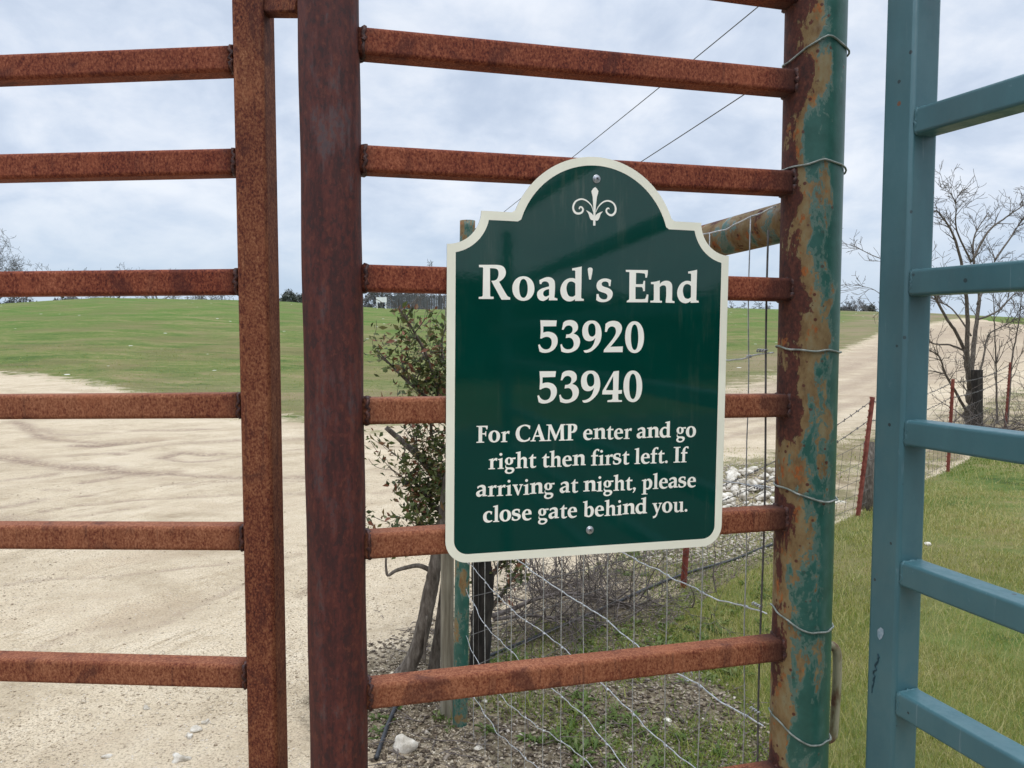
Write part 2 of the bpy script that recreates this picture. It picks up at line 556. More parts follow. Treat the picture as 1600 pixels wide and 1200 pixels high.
def mat_ground():
    m, nt, b, P = new_mat('ground_cover', 0.95, 0.0, 0.15)
    A = attr(nt, 'cover')
    sep = N(nt, 'ShaderNodeSeparateXYZ')
    link(nt, A.outputs['Vector'], sep.inputs[0])
    grass, litter, dry = sep.outputs[0], sep.outputs[1], sep.outputs[2]
    ps = N(nt, 'ShaderNodeSeparateXYZ')
    link(nt, P, ps.inputs[0])
    flat = N(nt, 'ShaderNodeCombineXYZ')
    link(nt, ps.outputs[0], flat.inputs[0])
    link(nt, ps.outputs[1], flat.inputs[1])
    F = flat.outputs[0]
    n_big = noise(nt, F, 0.22, 5, 0.6)
    n_mid = noise(nt, F, 1.7, 6, 0.62, 0.6)
    n_fine = noise(nt, F, 16, 5, 0.7)
    n_grit = noise(nt, F, 95, 3, 0.75)
    # tyre tracks: arcs round a turning centre, read in polar coordinates
    dx = math_n(nt, 'SUBTRACT', ps.outputs[0], 7.5)
    dy = math_n(nt, 'SUBTRACT', ps.outputs[1], 0.5)
    rad = math_n(nt, 'SQRT', math_n(nt, 'ADD', math_n(nt, 'MULTIPLY', dx, dx), math_n(nt, 'MULTIPLY', dy, dy)))
    th = math_n(nt, 'ARCTAN2', dy, dx)
    pol = N(nt, 'ShaderNodeCombineXYZ')
    link(nt, math_n(nt, 'MULTIPLY', rad, 2.3), pol.inputs[0])
    link(nt, math_n(nt, 'MULTIPLY', th, 2.6), pol.inputs[1])
    track = noise(nt, pol.outputs[0], 1.0, 7, 0.62, 0.8)
    # long streaks across the lot
    strk = noise(nt, vmul(nt, F, (0.75, 1.5, 1)), 1.0, 9, 0.68, 1.3)
    rid = math_n(nt, 'ABSOLUTE', math_n(nt, 'SUBTRACT', noise(nt, pol.outputs[0], 1.7, 5, 0.6, 1.2), 0.5))
    rid = math_n(nt, 'MULTIPLY', maprange(nt, rid, 0.0, 0.022, 0.10, 0.0), maprange(nt, n_mid, 0.48, 0.62))
    d = math_n(nt, 'ADD', math_n(nt, 'MULTIPLY', track, 0.17), math_n(nt, 'MULTIPLY', strk, 0.30))
    d = math_n(nt, 'ADD', d, 0.05)
    d = math_n(nt, 'ADD', d, math_n(nt, 'MULTIPLY', n_mid, 0.28))
    d = math_n(nt, 'ADD', d, math_n(nt, 'MULTIPLY', n_fine, 0.20))
    d = math_n(nt, 'ADD', d, 0.0)
    d = math_n(nt, 'SUBTRACT', d, rid)
    patch = noise(nt, vmul(nt, F, (0.35, 0.75, 1)), 1.0, 7, 0.66, 0.8)
    dirt = ramp(nt, d, [(0.36, (0.23, 0.168, 0.102)), (0.455, (0.375, 0.298, 0.200)), (0.53, (0.475, 0.388, 0.272)), (0.68, (0.58, 0.495, 0.370))])
    dirt = mix(nt, maprange(nt, math_n(nt, 'ADD', math_n(nt, 'MULTIPLY', patch, 0.8), math_n(nt, 'MULTIPLY', n_fine, 0.2)), 0.53, 0.62, 0, 0.42), dirt, (0.335, 0.250, 0.165))
    tk = attr(nt, 'track').outputs['Fac']
    tkm = math_n(nt, 'MULTIPLY', tk, maprange(nt, math_n(nt, 'ADD', math_n(nt, 'MULTIPLY', n_fine, 0.7), math_n(nt, 'MULTIPLY', n_mid, 0.3)), 0.40, 0.54, 0.1, 1.35))
    dirt = mix(nt, math_n(nt, 'MINIMUM', tkm, 1.0), dirt, (0.245, 0.178, 0.128))
    grit = ramp(nt, n_grit, [(0.32, (0.30, 0.26, 0.22)), (0.46, (1.0, 1.0, 1.0)), (0.66, (1.34, 1.33, 1.30))])
    vd = N(nt, 'ShaderNodeTexVoronoi', inp={'Scale': 60.0})
    link(nt, F, vd.inputs['Vector'])
    peb = maprange(nt, vd.outputs['Distance'], 0.30, 0.16, 0, 1)
    psel = N(nt, 'ShaderNodeSeparateColor')
    link(nt, vd.outputs['Color'], psel.inputs[0])
    peb = math_n(nt, 'MULTIPLY', peb, math_n(nt, 'GREATER_THAN', psel.outputs[0], 0.5))
    pcol = ramp(nt, psel.outputs[1], [(0.0, (0.20, 0.16, 0.12)), (0.5, (0.45, 0.38, 0.30)), (1.0, (0.66, 0.61, 0.54))])
    dirt = mix(nt, maprange(nt, n_mid, 0.35, 0.65, 0.5, 1.0), dirt, mix(nt, 1.0, dirt, grit, 'MULTIPLY'))
    dirt = mix(nt, math_n(nt, 'MULTIPLY', peb, 0.6), dirt, pcol)
    # grass seen from afar: bands of fresh green and of olive, bare flecks
    gn = noise(nt, vmul(nt, F, (0.5, 1.0, 1)), 0.55, 9, 0.68, 0.9)
    gf = noise(nt, vmul(nt, F, (1.0, 1.0, 1)), 5.0, 5, 0.7)
    g = math_n(nt, 'ADD', math_n(nt, 'MULTIPLY', gn, 0.50), math_n(nt, 'MULTIPLY', gf, 0.28))
    gs = noise(nt, vmul(nt, F, (0.28, 1.0, 1)), 1.7, 6, 0.7, 0.5)
    g = math_n(nt, 'ADD', g, math_n(nt, 'MULTIPLY', gs, 0.24))
    gcol = ramp(nt, g, [(0.38, (0.026, 0.048, 0.010)), (0.45, (0.072, 0.108, 0.021)), (0.52, (0.125, 0.145, 0.038)), (0.60, (0.215, 0.175, 0.080))])
    gcol = mix(nt, maprange(nt, n_big, 0.45, 0.60, 0, 0.65), gcol, (0.150, 0.122, 0.052))
    dist_ = math_n(nt, 'SQRT', math_n(nt, 'ADD', math_n(nt, 'MULTIPLY', ps.outputs[0], ps.outputs[0]), math_n(nt, 'MULTIPLY', ps.outputs[1], ps.outputs[1])))
    gcol = mix(nt, math_n(nt, 'MULTIPLY', maprange(nt, dist_, 26, 58, 0, 0.6), maprange(nt, gn, 0.35, 0.6, 1, 0.4)), gcol, (0.075, 0.150, 0.020))
    gcol = mix(nt, math_n(nt, 'MULTIPLY', sep.outputs[2], maprange(nt, gn, 0.3, 0.6, 0.3, 1.0)), gcol, (0.225, 0.170, 0.105))
    wv = N(nt, 'ShaderNodeTexVoronoi', inp={'Scale': 0.9})
    link(nt, F, wv.inputs['Vector'])
    wsel = N(nt, 'ShaderNodeSeparateColor')
    link(nt, wv.outputs['Color'], wsel.inputs[0])
    fleck = math_n(nt, 'MULTIPLY', maprange(nt, wv.outputs['Distance'], 0.085, 0.06), math_n(nt, 'GREATER_THAN', wsel.outputs[0], 0.62))
    gcol = mix(nt, fleck, gcol, (0.62, 0.60, 0.52))
    # leaf litter / mulch under the shrub
    ln = noise(nt, F, 34, 5, 0.75)
    lcol = ramp(nt, ln, [(0.3, (0.040, 0.030, 0.019)), (0.45, (0.105, 0.080, 0.050)), (0.58, (0.20, 0.165, 0.11)), (0.72, (0.36, 0.31, 0.23))])
    edge = math_n(nt, 'ADD', math_n(nt, 'MULTIPLY', math_n(nt, 'SUBTRACT', n_mid, 0.5), 1.5), math_n(nt, 'MULTIPLY', math_n(nt, 'SUBTRACT', n_fine, 0.5), 0.7))
    gk = maprange(nt, math_n(nt, 'ADD', grass, math_n(nt, 'MULTIPLY', edge, 0.65)), 0.36, 0.64)
    lk = maprange(nt, math_n(nt, 'ADD', litter, math_n(nt, 'MULTIPLY', edge, 0.65)), 0.36, 0.64)
    c = mix(nt, gk, dirt, gcol)
    c = mix(nt, lk, c, lcol)
    link(nt, c, b.inputs['Base Color'])
    h = math_n(nt, 'ADD', math_n(nt, 'MULTIPLY', d, 1.6), math_n(nt, 'MULTIPLY', n_grit, 0.22))
    h = math_n(nt, 'ADD', h, math_n(nt, 'MULTIPLY', n_fine, 0.4))
    h = math_n(nt, 'ADD', h, math_n(nt, 'MULTIPLY', peb, 0.1))
    bump(nt, b, h, 0.7, 0.04)
    return m


M = {
    'rust': mat_rust('rusty_steel'),
    'rust_red': mat_rust('rusty_steel_red', 0.012, 0.6),
    'rust_bounce': mat_rust('rusty_steel_bounce_lit', 0.075, 0.15),  # lower rails: ground bounce light put into the colour as brighter, oranger rust
    'weld': mat_simple('weld_bead', [(0.016, 0.006, 0.005), (0.045, 0.013, 0.009), (0.11, 0.036, 0.02)], 180, 0.6, 0.0, bmp=0.4),
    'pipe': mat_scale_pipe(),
    'green': mat_peeling_green(),
    'blue': mat_blue(),
    'scuff': mat_simple('pale_scuff', [(0.16, 0.25, 0.30), (0.34, 0.40, 0.44)], 160, 0.6),
    'wax': mat_simple('dark_scribble', [(0.008, 0.030, 0.042), (0.02, 0.06, 0.075)], 300, 0.7),
    'sgreen': mat_sign('sign_green_sheeting', (0.0008, 0.037, 0.026), 0.05),
    'cream': mat_sign('sign_cream_vinyl', (0.80, 0.765, 0.61), 0.30),
    'letter': mat_sign('sign_letter_vinyl', (0.86, 0.82, 0.71), 0.30),
    'zinc': mat_simple('zinc_screw', [(0.35, 0.36, 0.37), (0.62, 0.63, 0.64)], 300, 0.35, 0.9, bmp=0.1),
    'dark': mat_simple('dark_recess', [(0.012, 0.012, 0.012), (0.03, 0.03, 0.03)], 200, 0.7),
    'wire': mat_simple('galvanised_wire', [(0.24, 0.25, 0.25), (0.42, 0.43, 0.43), (0.56, 0.56, 0.55)], 90, 0.45, 0.55, bmp=0.1),
    'wire_dark': mat_simple('weathered_wire', [(0.055, 0.050, 0.046), (0.13, 0.12, 0.11)], 60, 0.7, 0.3, bmp=0.1),
    'tpost': mat_simple('red_oxide_post', [(0.10, 0.024, 0.016), (0.20, 0.050, 0.034), (0.27, 0.085, 0.06)], 22, 0.75, bmp=0.2),
    'timber': mat_simple('weathered_timber', [(0.10, 0.085, 0.06), (0.21, 0.185, 0.135), (0.32, 0.29, 0.22)], 55, 0.9, stretch=(1, 1, 0.06), bmp=0.6, dist=0.004),
    'bark_dark': mat_simple('dark_bark', [(0.008, 0.007, 0.006), (0.022, 0.018, 0.015), (0.05, 0.042, 0.034)], 34, 0.95, stretch=(1, 1, 0.25), bmp=0.9, dist=0.006),
    'bark': mat_simple('grey_bark', [(0.045, 0.035, 0.027), (0.10, 0.082, 0.065), (0.18, 0.155, 0.13)], 60, 0.95, stretch=(1, 1, 0.3), bmp=0.7, dist=0.003),
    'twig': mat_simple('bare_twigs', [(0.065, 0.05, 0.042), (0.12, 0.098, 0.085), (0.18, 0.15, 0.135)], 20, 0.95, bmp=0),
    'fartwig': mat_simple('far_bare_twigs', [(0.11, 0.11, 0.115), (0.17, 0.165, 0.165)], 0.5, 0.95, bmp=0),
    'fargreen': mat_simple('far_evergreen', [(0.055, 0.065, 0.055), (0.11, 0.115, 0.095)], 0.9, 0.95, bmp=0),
    'stone': mat_simple('pale_limestone', [(0.28, 0.24, 0.18), (0.50, 0.45, 0.37), (0.67, 0.63, 0.55)], 22, 0.95, bmp=0.9, dist=0.01),
    'grit': mat_simple('road_grit', [(0.22, 0.165, 0.11), (0.42, 0.34, 0.24), (0.62, 0.55, 0.43)], 37, 0.9, bmp=0),
    'dull_wire': mat_simple('dull_tie_wire', [(0.10, 0.12, 0.10), (0.22, 0.24, 0.21), (0.36, 0.37, 0.34)], 70, 0.6, 0.3, bmp=0.1),
    'pebble': mat_simple('pebbles', [(0.13, 0.10, 0.075), (0.30, 0.25, 0.195), (0.60, 0.55, 0.47)], 37, 0.9, bmp=0),
    'hose': mat_simple('black_hose', [(0.012, 0.013, 0.015), (0.04, 0.042, 0.047)], 40, 0.5, bmp=0.05),
    'white': mat_simple('white_board', [(0.70, 0.70, 0.68), (0.82, 0.82, 0.80)], 5, 0.6, bmp=0),
    'bar_old': mat_simple('olive_rusted_rod', [(0.10, 0.035, 0.018), (0.19, 0.165, 0.09), (0.27, 0.25, 0.16), (0.30, 0.27, 0.17)], 60, 0.75, stretch=(1, 1, 0.4), bmp=0.3),
    'grass': mat_leafy('grass_blades', [(0.0, (0.080, 0.165, 0.014)), (0.35, (0.175, 0.225, 0.032)), (0.65, (0.285, 0.275, 0.062)), (1.0, (0.46, 0.40, 0.18))], 0.6, 0.3),
    'weed': mat_leafy('weed_leaves', [(0.0, (0.075, 0.125, 0.025)), (0.6, (0.13, 0.18, 0.045)), (1.0, (0.20, 0.22, 0.09))], 0.55, 0.3),
    'leaf': mat_leafy('shrub_leaves', [(0.0, (0.034, 0.046, 0.015)), (0.4, (0.085, 0.115, 0.032)), (0.66, (0.15, 0.145, 0.050)), (0.8, (0.18, 0.075, 0.040)), (1.0, (0.25, 0.10, 0.06))], 0.5, 0.3),
    'flake': mat_leafy('dry_leaf_flakes', [(0.0, (0.045, 0.03, 0.02)), (0.5, (0.15, 0.11, 0.07)), (1.0, (0.36, 0.30, 0.22))], 0.8, 0.05),
    'unseen_road': mat_simple('unseen_road_dark', [(0.035, 0.035, 0.037), (0.055, 0.055, 0.056), (0.075, 0.074, 0.072)], 60, 0.9, bmp=0.4),  # unseen ground behind the viewer, added to keep the sign's reflection dark
    'unseen_belt': mat_simple('unseen_dark_foliage', [(0.012, 0.018, 0.008), (0.03, 0.04, 0.016), (0.05, 0.06, 0.024)], 3, 0.9, bmp=0),  # unseen foliage, added as a dark mass for the sign to mirror
    'ground': mat_ground(),
}


# ------------------------------------------------------------------ the ground: one height field, split into lot, hill pasture and yard
SKY_PX = np.array([-600, 0, 170, 367, 455, 575, 640, 900, 1150, 1300, 1450, 1540, 1600, 2200], float)
SKY_PY = np.array([480, 476, 466, 469, 472, 481, 484, 484, 481, 485, 490, 494, 497, 500], float)
D0, DC = 11.0, 84.0
_dd = np.linspace(12, 84, 120)
_st = sstep(_dd, D0, DC)


def _crest(tan_e):
    """height of the crest that puts the skyline at this slope above the eye"""
    lo, hi = np.zeros_like(tan_e), np.full_like(tan_e, 14.0)
    for _ in range(40):
        mid = (lo + hi) / 2
        mx = ((mid[:, None] * _st[None] - EYE) / _dd[None]).max(1)
        hi = np.where(mx > tan_e, mid, hi)
        lo = np.where(mx > tan_e, lo, mid)
    return lo


_t_el = (600 - SKY_PY) / FPX
_tan = (_t_el * _c - _s) / (_c + _t_el * _s)          # slope seen straight ahead
_az = (SKY_PX - 800) / FPX
_HC = _crest(_tan / np.sqrt(1 + _az ** 2))


def fence_x(y):
    """the fence line: gate post, corner post, then away along the red stakes"""
    return np.interp(y, [-3, 1.30, 2.9, 4.61, 6.42, 8.67, 14, 40], [1.1, 0.44, -0.19, 1.016, 2.87, 4.9, 9.7, 33])


def H(x, y):
    x, y = np.asarray(x, float), np.asarray(y, float)
    d = np.hypot(x, y)
    az = np.where(y > 0.3, x / np.maximum(y, 0.3), np.sign(x) * 3)
    hc = np.interp(np.clip(az, -1.2, 1.2), _az, _HC)
    ahead = sstep(y / np.maximum(d, 1e-6), -0.2, 0.35)
    t = sstep(d, D0, DC)
    z = hc * t * ahead
    z = z - 0.025 * np.maximum(d - DC, 0) * ahead
    z = z + 0.02 * fbm(x * 1.3, y * 1.3, 3, 3) + 0.05 * sstep(d, 5, 14) * fbm(x * 0.35, y * 0.35, 3, 8)
    z = z + 0.12 * sstep(d, 20, 50) * fbm(x * 0.13, y * 0.2, 3, 21)
    # shallow wheel ruts in the lot
    r = np.hypot(x - 7.5, y - 0.5)
    lot = (x < fence_x(y)) * sstep(d, 2.5, 5) * (1 - sstep(d, 13, 20))
    z = z - 0.022 * lot * np.maximum(0, np.sin(r * 7.0 + 2.0 * fbm(x * 0.3, y * 0.3, 2, 40)) - 0.3)
    # the yard lies a touch higher by the corner
    return z


UP_PX = [-3000, -400, 0, 60, 120, 170, 215, 300, 480, 590, 700, 1000, 1137, 1215, 1300, 1370, 1450, 1530, 1575, 1640, 4000]
UP_PY = [520, 560, 581, 586, 593, 602, 614, 640, 659, 668, 655, 630, 606, 588, 554, 522, 505, 493, 484, 470, 300]
LO_PX = [-3000, 900, 1137, 1310, 1450, 1600, 4000]
LO_PY = [2000, 790, 702, 666, 636, 596, 300]


def covers(x, y, z):
    px, py, d = project(np.stack([x, y, z], -1))
    infront = y > 0.8
    scale = np.clip((py - 480) / 60, 0.25, 3)
    soft = 15 + 16 * sstep(px, 1000, 1200)
    gr = sstep((np.interp(px, UP_PX, UP_PY) - py) / scale / soft, -1, 1) * infront
    yard = sstep(x - fence_x(y), -0.15, 0.25) * (y > 0.9)
    verge = sstep((py - np.interp(px, LO_PX, LO_PY)) / scale, -9, 12) * sstep(px, 860, 1040) * infront * (1 - yard)
    lit = yard * (1 - sstep(x + 0.55 * (y - 3.4) * 0.5, 0.65, 1.0)) * (1 - sstep(y, 4.6, 5.6)) * sstep(y, 0.9, 1.6)
    lit = np.maximum(lit, 0.62 * (1 - sstep(np.hypot(x + 0.3, y - 3.1), 0.35, 0.95)))
    off = fence_x(y) - x
    lit = np.maximum(lit, 0.60 * sstep(y, 2.8, 3.2) * (1 - sstep(y, 4.8, 6.2)) * (1 - sstep(off, 0.3, 1.5)) * (off > -0.3))
    lit = np.maximum(lit, 0.5 * verge * (1 - sstep(x - 1.6, 0, 1.4)))
    grass = np.maximum(gr, np.maximum(yard, verge * 0.56))
    grass = np.maximum(grass, (y < -9.0) * 1.0)
    dry = np.maximum(verge * 0.9, 0.0)
    # bare band along the upper bank of the road, tired grass low on the slope
    dry = np.maximum(dry, gr * sstep(py - np.interp(px, UP_PX, UP_PY) + 40 * fbm(x * 0.10 + y * 0.05, y * 0.22 - x * 0.12, 4, 71), -75, -4) * sstep(px, 950, 1200))
    dry = np.maximum(dry, gr * 0.45 * sstep(py, 560, 640))
    return np.stack([grass, lit * (gr < 0.5), dry], -1), gr, yard


def ground_pt(px, py, dz=0.0):
    r = ray(px, py)
    o = np.array([0, 0, EYE])
    t0, t = 0.3, 0.3
    while t < 300:
        p = o + r * t
        if p[2] < H(p[0], p[1]) + dz:
            break
        t0 = t
        t *= 1.02
    for _ in range(25):
        m = (t0 + t) / 2
        p = o + r * m
        if p[2] < H(p[0], p[1]) + dz:
            t = m
        else:
            t0 = m
    return o + r * t


def gz(x, y):
    return float(H(np.array([x]), np.array([y]))[0])


def _z(pts, sc, ox, oy):
    return [(ox + x / sc, oy + y / sc) for x, y in pts]


# wheel marks and windrows read off the photograph: (points in px, half width in px, strength)
_a = lambda *p: _z(p, 3.333, 0, 640)
_b = lambda *p: _z(p, 3.529, 0, 860)
MARKS = [
    (_a((60, 60), (130, 80), (180, 120), (250, 150), (400, 165), (620, 175), (850, 162)), 1.6, 0.7),
    (_a((400, 185), (520, 185), (650, 172)), 2.2, 0.9), (_a((380, 240), (480, 232), (560, 225), (640, 232)), 1.8, 0.7),
    (_a((-200, 230), (0, 245), (100, 262), (250, 290), (400, 300), (520, 305), (640, 320), (800, 330), (900, 325)), 4.0, 0.75),
    (_a((900, 335), (1050, 345), (1230, 350), (1590, 350), (1800, 345)), 3.5, 0.65), (_a((-150, 385), (0, 370), (120, 355), (270, 335)), 2.5, 0.6),
    (_a((430, 380), (520, 365), (600, 352)), 2.5, 0.7), (_a((700, 210), (800, 190), (950, 175), (1200, 160), (1590, 150)), 1.8, 0.6),
    (_a((850, 250), (950, 225), (1080, 235), (1150, 228)), 2.5, 0.8), (_a((870, 255), (960, 270), (1100, 265), (1230, 245), (1490, 212), (1590, 206)), 2.0, 0.6),
    (_a((210, 530), (380, 500), (560, 485), (700, 470), (1250, 440)), 1.6, 0.6), (_a((380, 555), (480, 545), (620, 520), (750, 505)), 1.5, 0.75),
    (_a((-100, 520), (0, 505), (80, 495), (190, 470)), 4.0, 0.6), (_a((-100, 560), (0, 560), (100, 572), (200, 575)), 4.0, 0.55),
    (_a((400, 450), (500, 447)), 1.6, 0.7), (_a((230, 415), (350, 418)), 1.6, 0.5), (_a((850, 390), (1050, 380), (1250, 370), (1590, 372)), 1.6, 0.4),
    (_a((700, 110), (900, 105), (1110, 102)), 1.4, 0.6), (_a((200, 100), (290, 125), (400, 130), (520, 122)), 2.2, 0.5), (_a((1480, 440), (1700, 420)), 2.5, 0.5),
    (_b((0, 190), (250, 155), (500, 150), (800, 120), (1340, 60), (1650, 20)), 2.2, 0.5), (_b((100, 590), (300, 500), (450, 450), (700, 390)), 4.5, 0.28),
    (_b((700, 450), (900, 400), (1000, 340), (1200, 250), (1500, 120)), 4.5, 0.40), (_b((1650, 250), (1800, 150), (2000, 60)), 4.0, 0.4),
    ([(640, 720), (690, 712), (800, 690), (1000, 668), (1137, 655), (1306, 611), (1370, 584), (1450, 555), (1600, 520)], 2.6, 0.55),
    ([(900, 655), (1137, 637), (1215, 610), (1306, 581), (1370, 557), (1450, 530), (1560, 505)], 2.2, 0.55),
    ([(640, 740), (900, 710), (1137, 682), (1306, 638), (1450, 590), (1600, 545)], 2.8, 0.5),
    ([(1000, 640), (1137, 620), (1306, 570), (1450, 515)], 2.0, 0.45), ([(1137, 668), (1306, 625), (1450, 572), (1600, 532)], 1.6, 0.4),
    ([(600, 700), (700, 690), (900, 672)], 2.0, 0.5), ([(590, 735), (690, 722)], 2.0, 0.5), ([(590, 770), (700, 745)], 2.5, 0.4),
]


def wheel_marks(x, y):
    t = np.zeros_like(x)
    ragged = 1 + 0.9 * fbm(x * 2.2, y * 2.2, 3, 61)
    for pts, hw, st in MARKS:
        W = []
        for p in smoothpath([np.array(q) for q in pts], 10):
            g = ground_pt(p[0], p[1])
            W.append((g[0], g[1], hw * g[1] ** 2 / (EYE * FPX)))
        W = np.array(W)
        m = (x > W[:, 0].min() - 1) & (x < W[:, 0].max() + 1) & (y > W[:, 1].min() - 1) & (y < W[:, 1].max() + 1)
        if not m.any():
            continue
        xx, yy = x[m], y[m]
        best = np.full(len(xx), 9.0)
        for a, b in zip(W[:-1], W[1:]):
            d = b[:2] - a[:2]
            u = np.clip(((xx - a[0]) * d[0] + (yy - a[1]) * d[1]) / (d @ d + 1e-9), 0, 1)
            best = np.minimum(best, np.hypot(xx - a[0] - u * d[0], yy - a[1] - u * d[1]) / max(a[2], 0.03))
        ends = 1.0
        t[m] = np.maximum(t[m], st * np.exp(-(best / np.clip(ragged[m] * 0.85, 0.35, 1.6)) ** 2) * ends)
    return t


def build_ground():
    rad = [0.25]
    while rad[-1] < 900:
        r = rad[-1]
        rad.append(r * (1.0115 if r < 4 else 1.0085 if r < 17 else 1.0115 if r < 40 else 1.018 if r < 110 else 1.09))
    rad = np.array(rad)
    a = np.concatenate([np.arange(-39, 39, 0.17), np.arange(39, 321, 3.0)])
    a = np.radians(a)
    A, RR = np.meshgrid(a, rad)
    x, y = RR * np.sin(A), RR * np.cos(A)
    z = H(x, y)
    cv, gr, yard = covers(x, y, z)
    tk = wheel_marks(x.ravel(), y.ravel()).reshape(x.shape) * (1 - yard)
    z = z - 0.018 * tk
    nr, na = x.shape
    V = np.stack([x, y, z], -1).reshape(-1, 3)
    cv = cv.reshape(-1, 3)
    i, j = np.meshgrid(np.arange(nr - 1), np.arange(na), indexing='ij')
    j2 = (j + 1) % na
    F = np.stack([i * na + j, i * na + j2, (i + 1) * na + j2, (i + 1) * na + j], -1).reshape(-1, 4)[:, ::-1]
    grf, yf = gr.reshape(-1)[F].mean(1), yard.reshape(-1)[F].mean(1)
    kind = np.where(yf > 0.5, 2, np.where(grf > 0.5, 1, 0))
    yy_ = V[F][:, :, 1].mean(1)
    kind = np.where((yy_ < -0.9) & (yy_ > -9), 3, kind)  # unseen strip behind the viewer, added as dark ground for the sign to mirror
    for k, nm in ((0, 'dirt_road'), (1, 'grass_hill'), (2, 'grass_ground'), (3, 'unseen_dark_road')):
        f = F[kind == k]
        u, inv = np.unique(f, return_inverse=True)
        o = add_mesh(nm, V[u], inv.reshape(-1, 4), M['unseen_road'] if k == 3 else M['ground'], smooth=True, attrs={'cover': cv[u], 'track': tk.reshape(-1)[u]})
        tag(o, kind='structure')


build_ground()


# ------------------------------------------------------------------ steel panel, gates and posts
UPV = np.array([0, 0, 1.0])
YAW = 0.2669
PD = np.array([math.cos(YAW), math.sin(YAW)])            # along the fixed panel
PN = np.array([-math.sin(YAW), math.cos(YAW)])           # away from the camera
SIGN_O = np.array([0.1217, 1.1804, EYE - 0.3387])
RP0 = SIGN_O[:2] + PN * 0.0045                           # front faces of the rails
TUBE = 0.0381


def v3(p2, z):
    return np.array([p2[0], p2[1], z])


def weld_ring(c, axis, w, h, out, name, parent, r=0.0032):
    """lumpy bead round the end of a square rail"""
    axis = np.asarray(axis, float)
    side = np.cross(axis, UPV)
    side /= np.linalg.norm(side)
    up = np.cross(side, axis)
    pts = []
    n = 32
    for i in range(n + 1):
        a = 2 * math.pi * (i % n) / n
        ca, sa = math.cos(a), math.sin(a)
        k = 1 / max(abs(ca), abs(sa)) ** 0.85
        pts.append(c + axis * 0.002 * math.sin(i * 2.1) + side * (w / 2 - 0.0008) * ca * k + up * (h / 2 - 0.0008) * sa * k + axis * rng.uniform(-0.0015, 0.0015))
    mb = MB()
    mb.tube(pts, [r * rng.uniform(0.65, 1.25) for _ in pts], 6, cap=False)
    return mb.build(name, M['weld'], parent, smooth=True)


def rail_stain(mb, p0, p1):
    V = mb.verts()
    a = np.linalg.norm(V - p0, axis=1)
    b = np.linalg.norm(V - p1, axis=1)
    return np.clip(0.8 * np.exp(-(a / 0.030) ** 2) + 1.1 * np.exp(-(b / 0.05) ** 2), 0, 1)


def post_grid(axis, r, z0, z1, dz=0.012, seg=56, lean=(0, 0)):
    zs = np.arange(z0, z1, dz)
    a = np.arange(seg) * 2 * np.pi / seg
    nx, ny = np.cos(a), np.sin(a)
    V, NX, NY, Z = [], [], [], []
    for z in zs:
        V.append(np.stack([axis[0] + lean[0] * z + r * nx, axis[1] + lean[1] * z + r * ny, np.full(seg, z)], -1))
        NX.append(nx); NY.append(ny); Z.append(np.full(seg, z))
    V = np.concatenate(V)
    n = len(zs)
    i, j = np.meshgrid(np.arange(n - 1), np.arange(seg), indexing='ij')
    j2 = (j + 1) % seg
    F = [tuple(f) for f in np.stack([i * seg + j, i * seg + j2, (i + 1) * seg + j2, (i + 1) * seg + j], -1).reshape(-1, 4)]
    F.append(tuple((n - 1) * seg + k for k in range(seg)))
    return V, F, np.concatenate(NX), np.concatenate(NY), np.concatenate(Z)


# ---- fixed panel between the two round posts
BIG_AX = np.array([-0.2546, 1.0985])
BIG_R = 0.0418
HIN_AX = np.array([0.5025, 1.3073])
HIN_R = 0.0489
panel = empty('steel_panel', (0.12, 1.2, 0), 'rusty railed panel between the dark pipe post and the green pipe post, carrying the sign', 'fence panel')

# rail edges read off the photograph: (left px, left py, right px, right py, edge is top)
R_RAILS = [(572, -134, 1225, -38, 1), (572, 40.5, 1228, 105, 1), (572, 225, 1225, 264.5, 1), (575, 412.5, 1225, 433.5, 1),
           (580, 664, 1215, 652.5, 0), (582, 875, 1208, 831, 0), (587, 1110, 1204, 1037, 0), (590, 1345, 1200, 1240, 0)]
rail_ends = []
for k, (x0, y0, x1, y1, top) in enumerate(R_RAILS):
    a, b = on_plane(x0, y0, RP0, PD), on_plane(x1, y1, RP0, PD)
    ta, tb = (a[:2] - RP0) @ PD, (b[:2] - RP0) @ PD
    zl = lambda t: a[2] + (b[2] - a[2]) * (t - ta) / (tb - ta) + (-TUBE / 2 if top else TUBE / 2)
    c0 = RP0 + PN * TUBE / 2
    t0 = (BIG_AX - c0) @ PD + BIG_R * 0.9
    t1 = (HIN_AX - c0) @ PD - HIN_R * 0.86
    p0, p1 = v3(c0 + PD * t0, zl(t0)), v3(c0 + PD * t1, zl(t1))
    mb = MB()
    mb.square_tube(p0, p1, (PN[0], PN[1], 0), TUBE, TUBE, 0.0065, 5, n=60)
    ro = mb.build('rail', M['rust_bounce'] if k > 3 else M['rust_red'], panel, smooth=True, weighted=True, attrs={'stain': rail_stain(mb, p0, p1)})
    ax = (p1 - p0) / np.linalg.norm(p1 - p0)
    weld_ring(p0 + ax * 0.008, ax, TUBE, TUBE, 1, 'weld', ro)
    weld_ring(p1 - ax * 0.002, -ax, TUBE, TUBE, 1, 'weld', ro, 0.0048)
    rail_ends.append((p0, p1))
# a last low rail near the ground
p0, p1 = rail_ends[-1]
mb = MB(); mb.square_tube(p0 - UPV * 0.21, p1 - UPV * 0.2, (PN[0], PN[1], 0), TUBE, TUBE, 0.0065, 5)
mb.build('rail', M['rust_bounce'], panel, smooth=True, weighted=True)

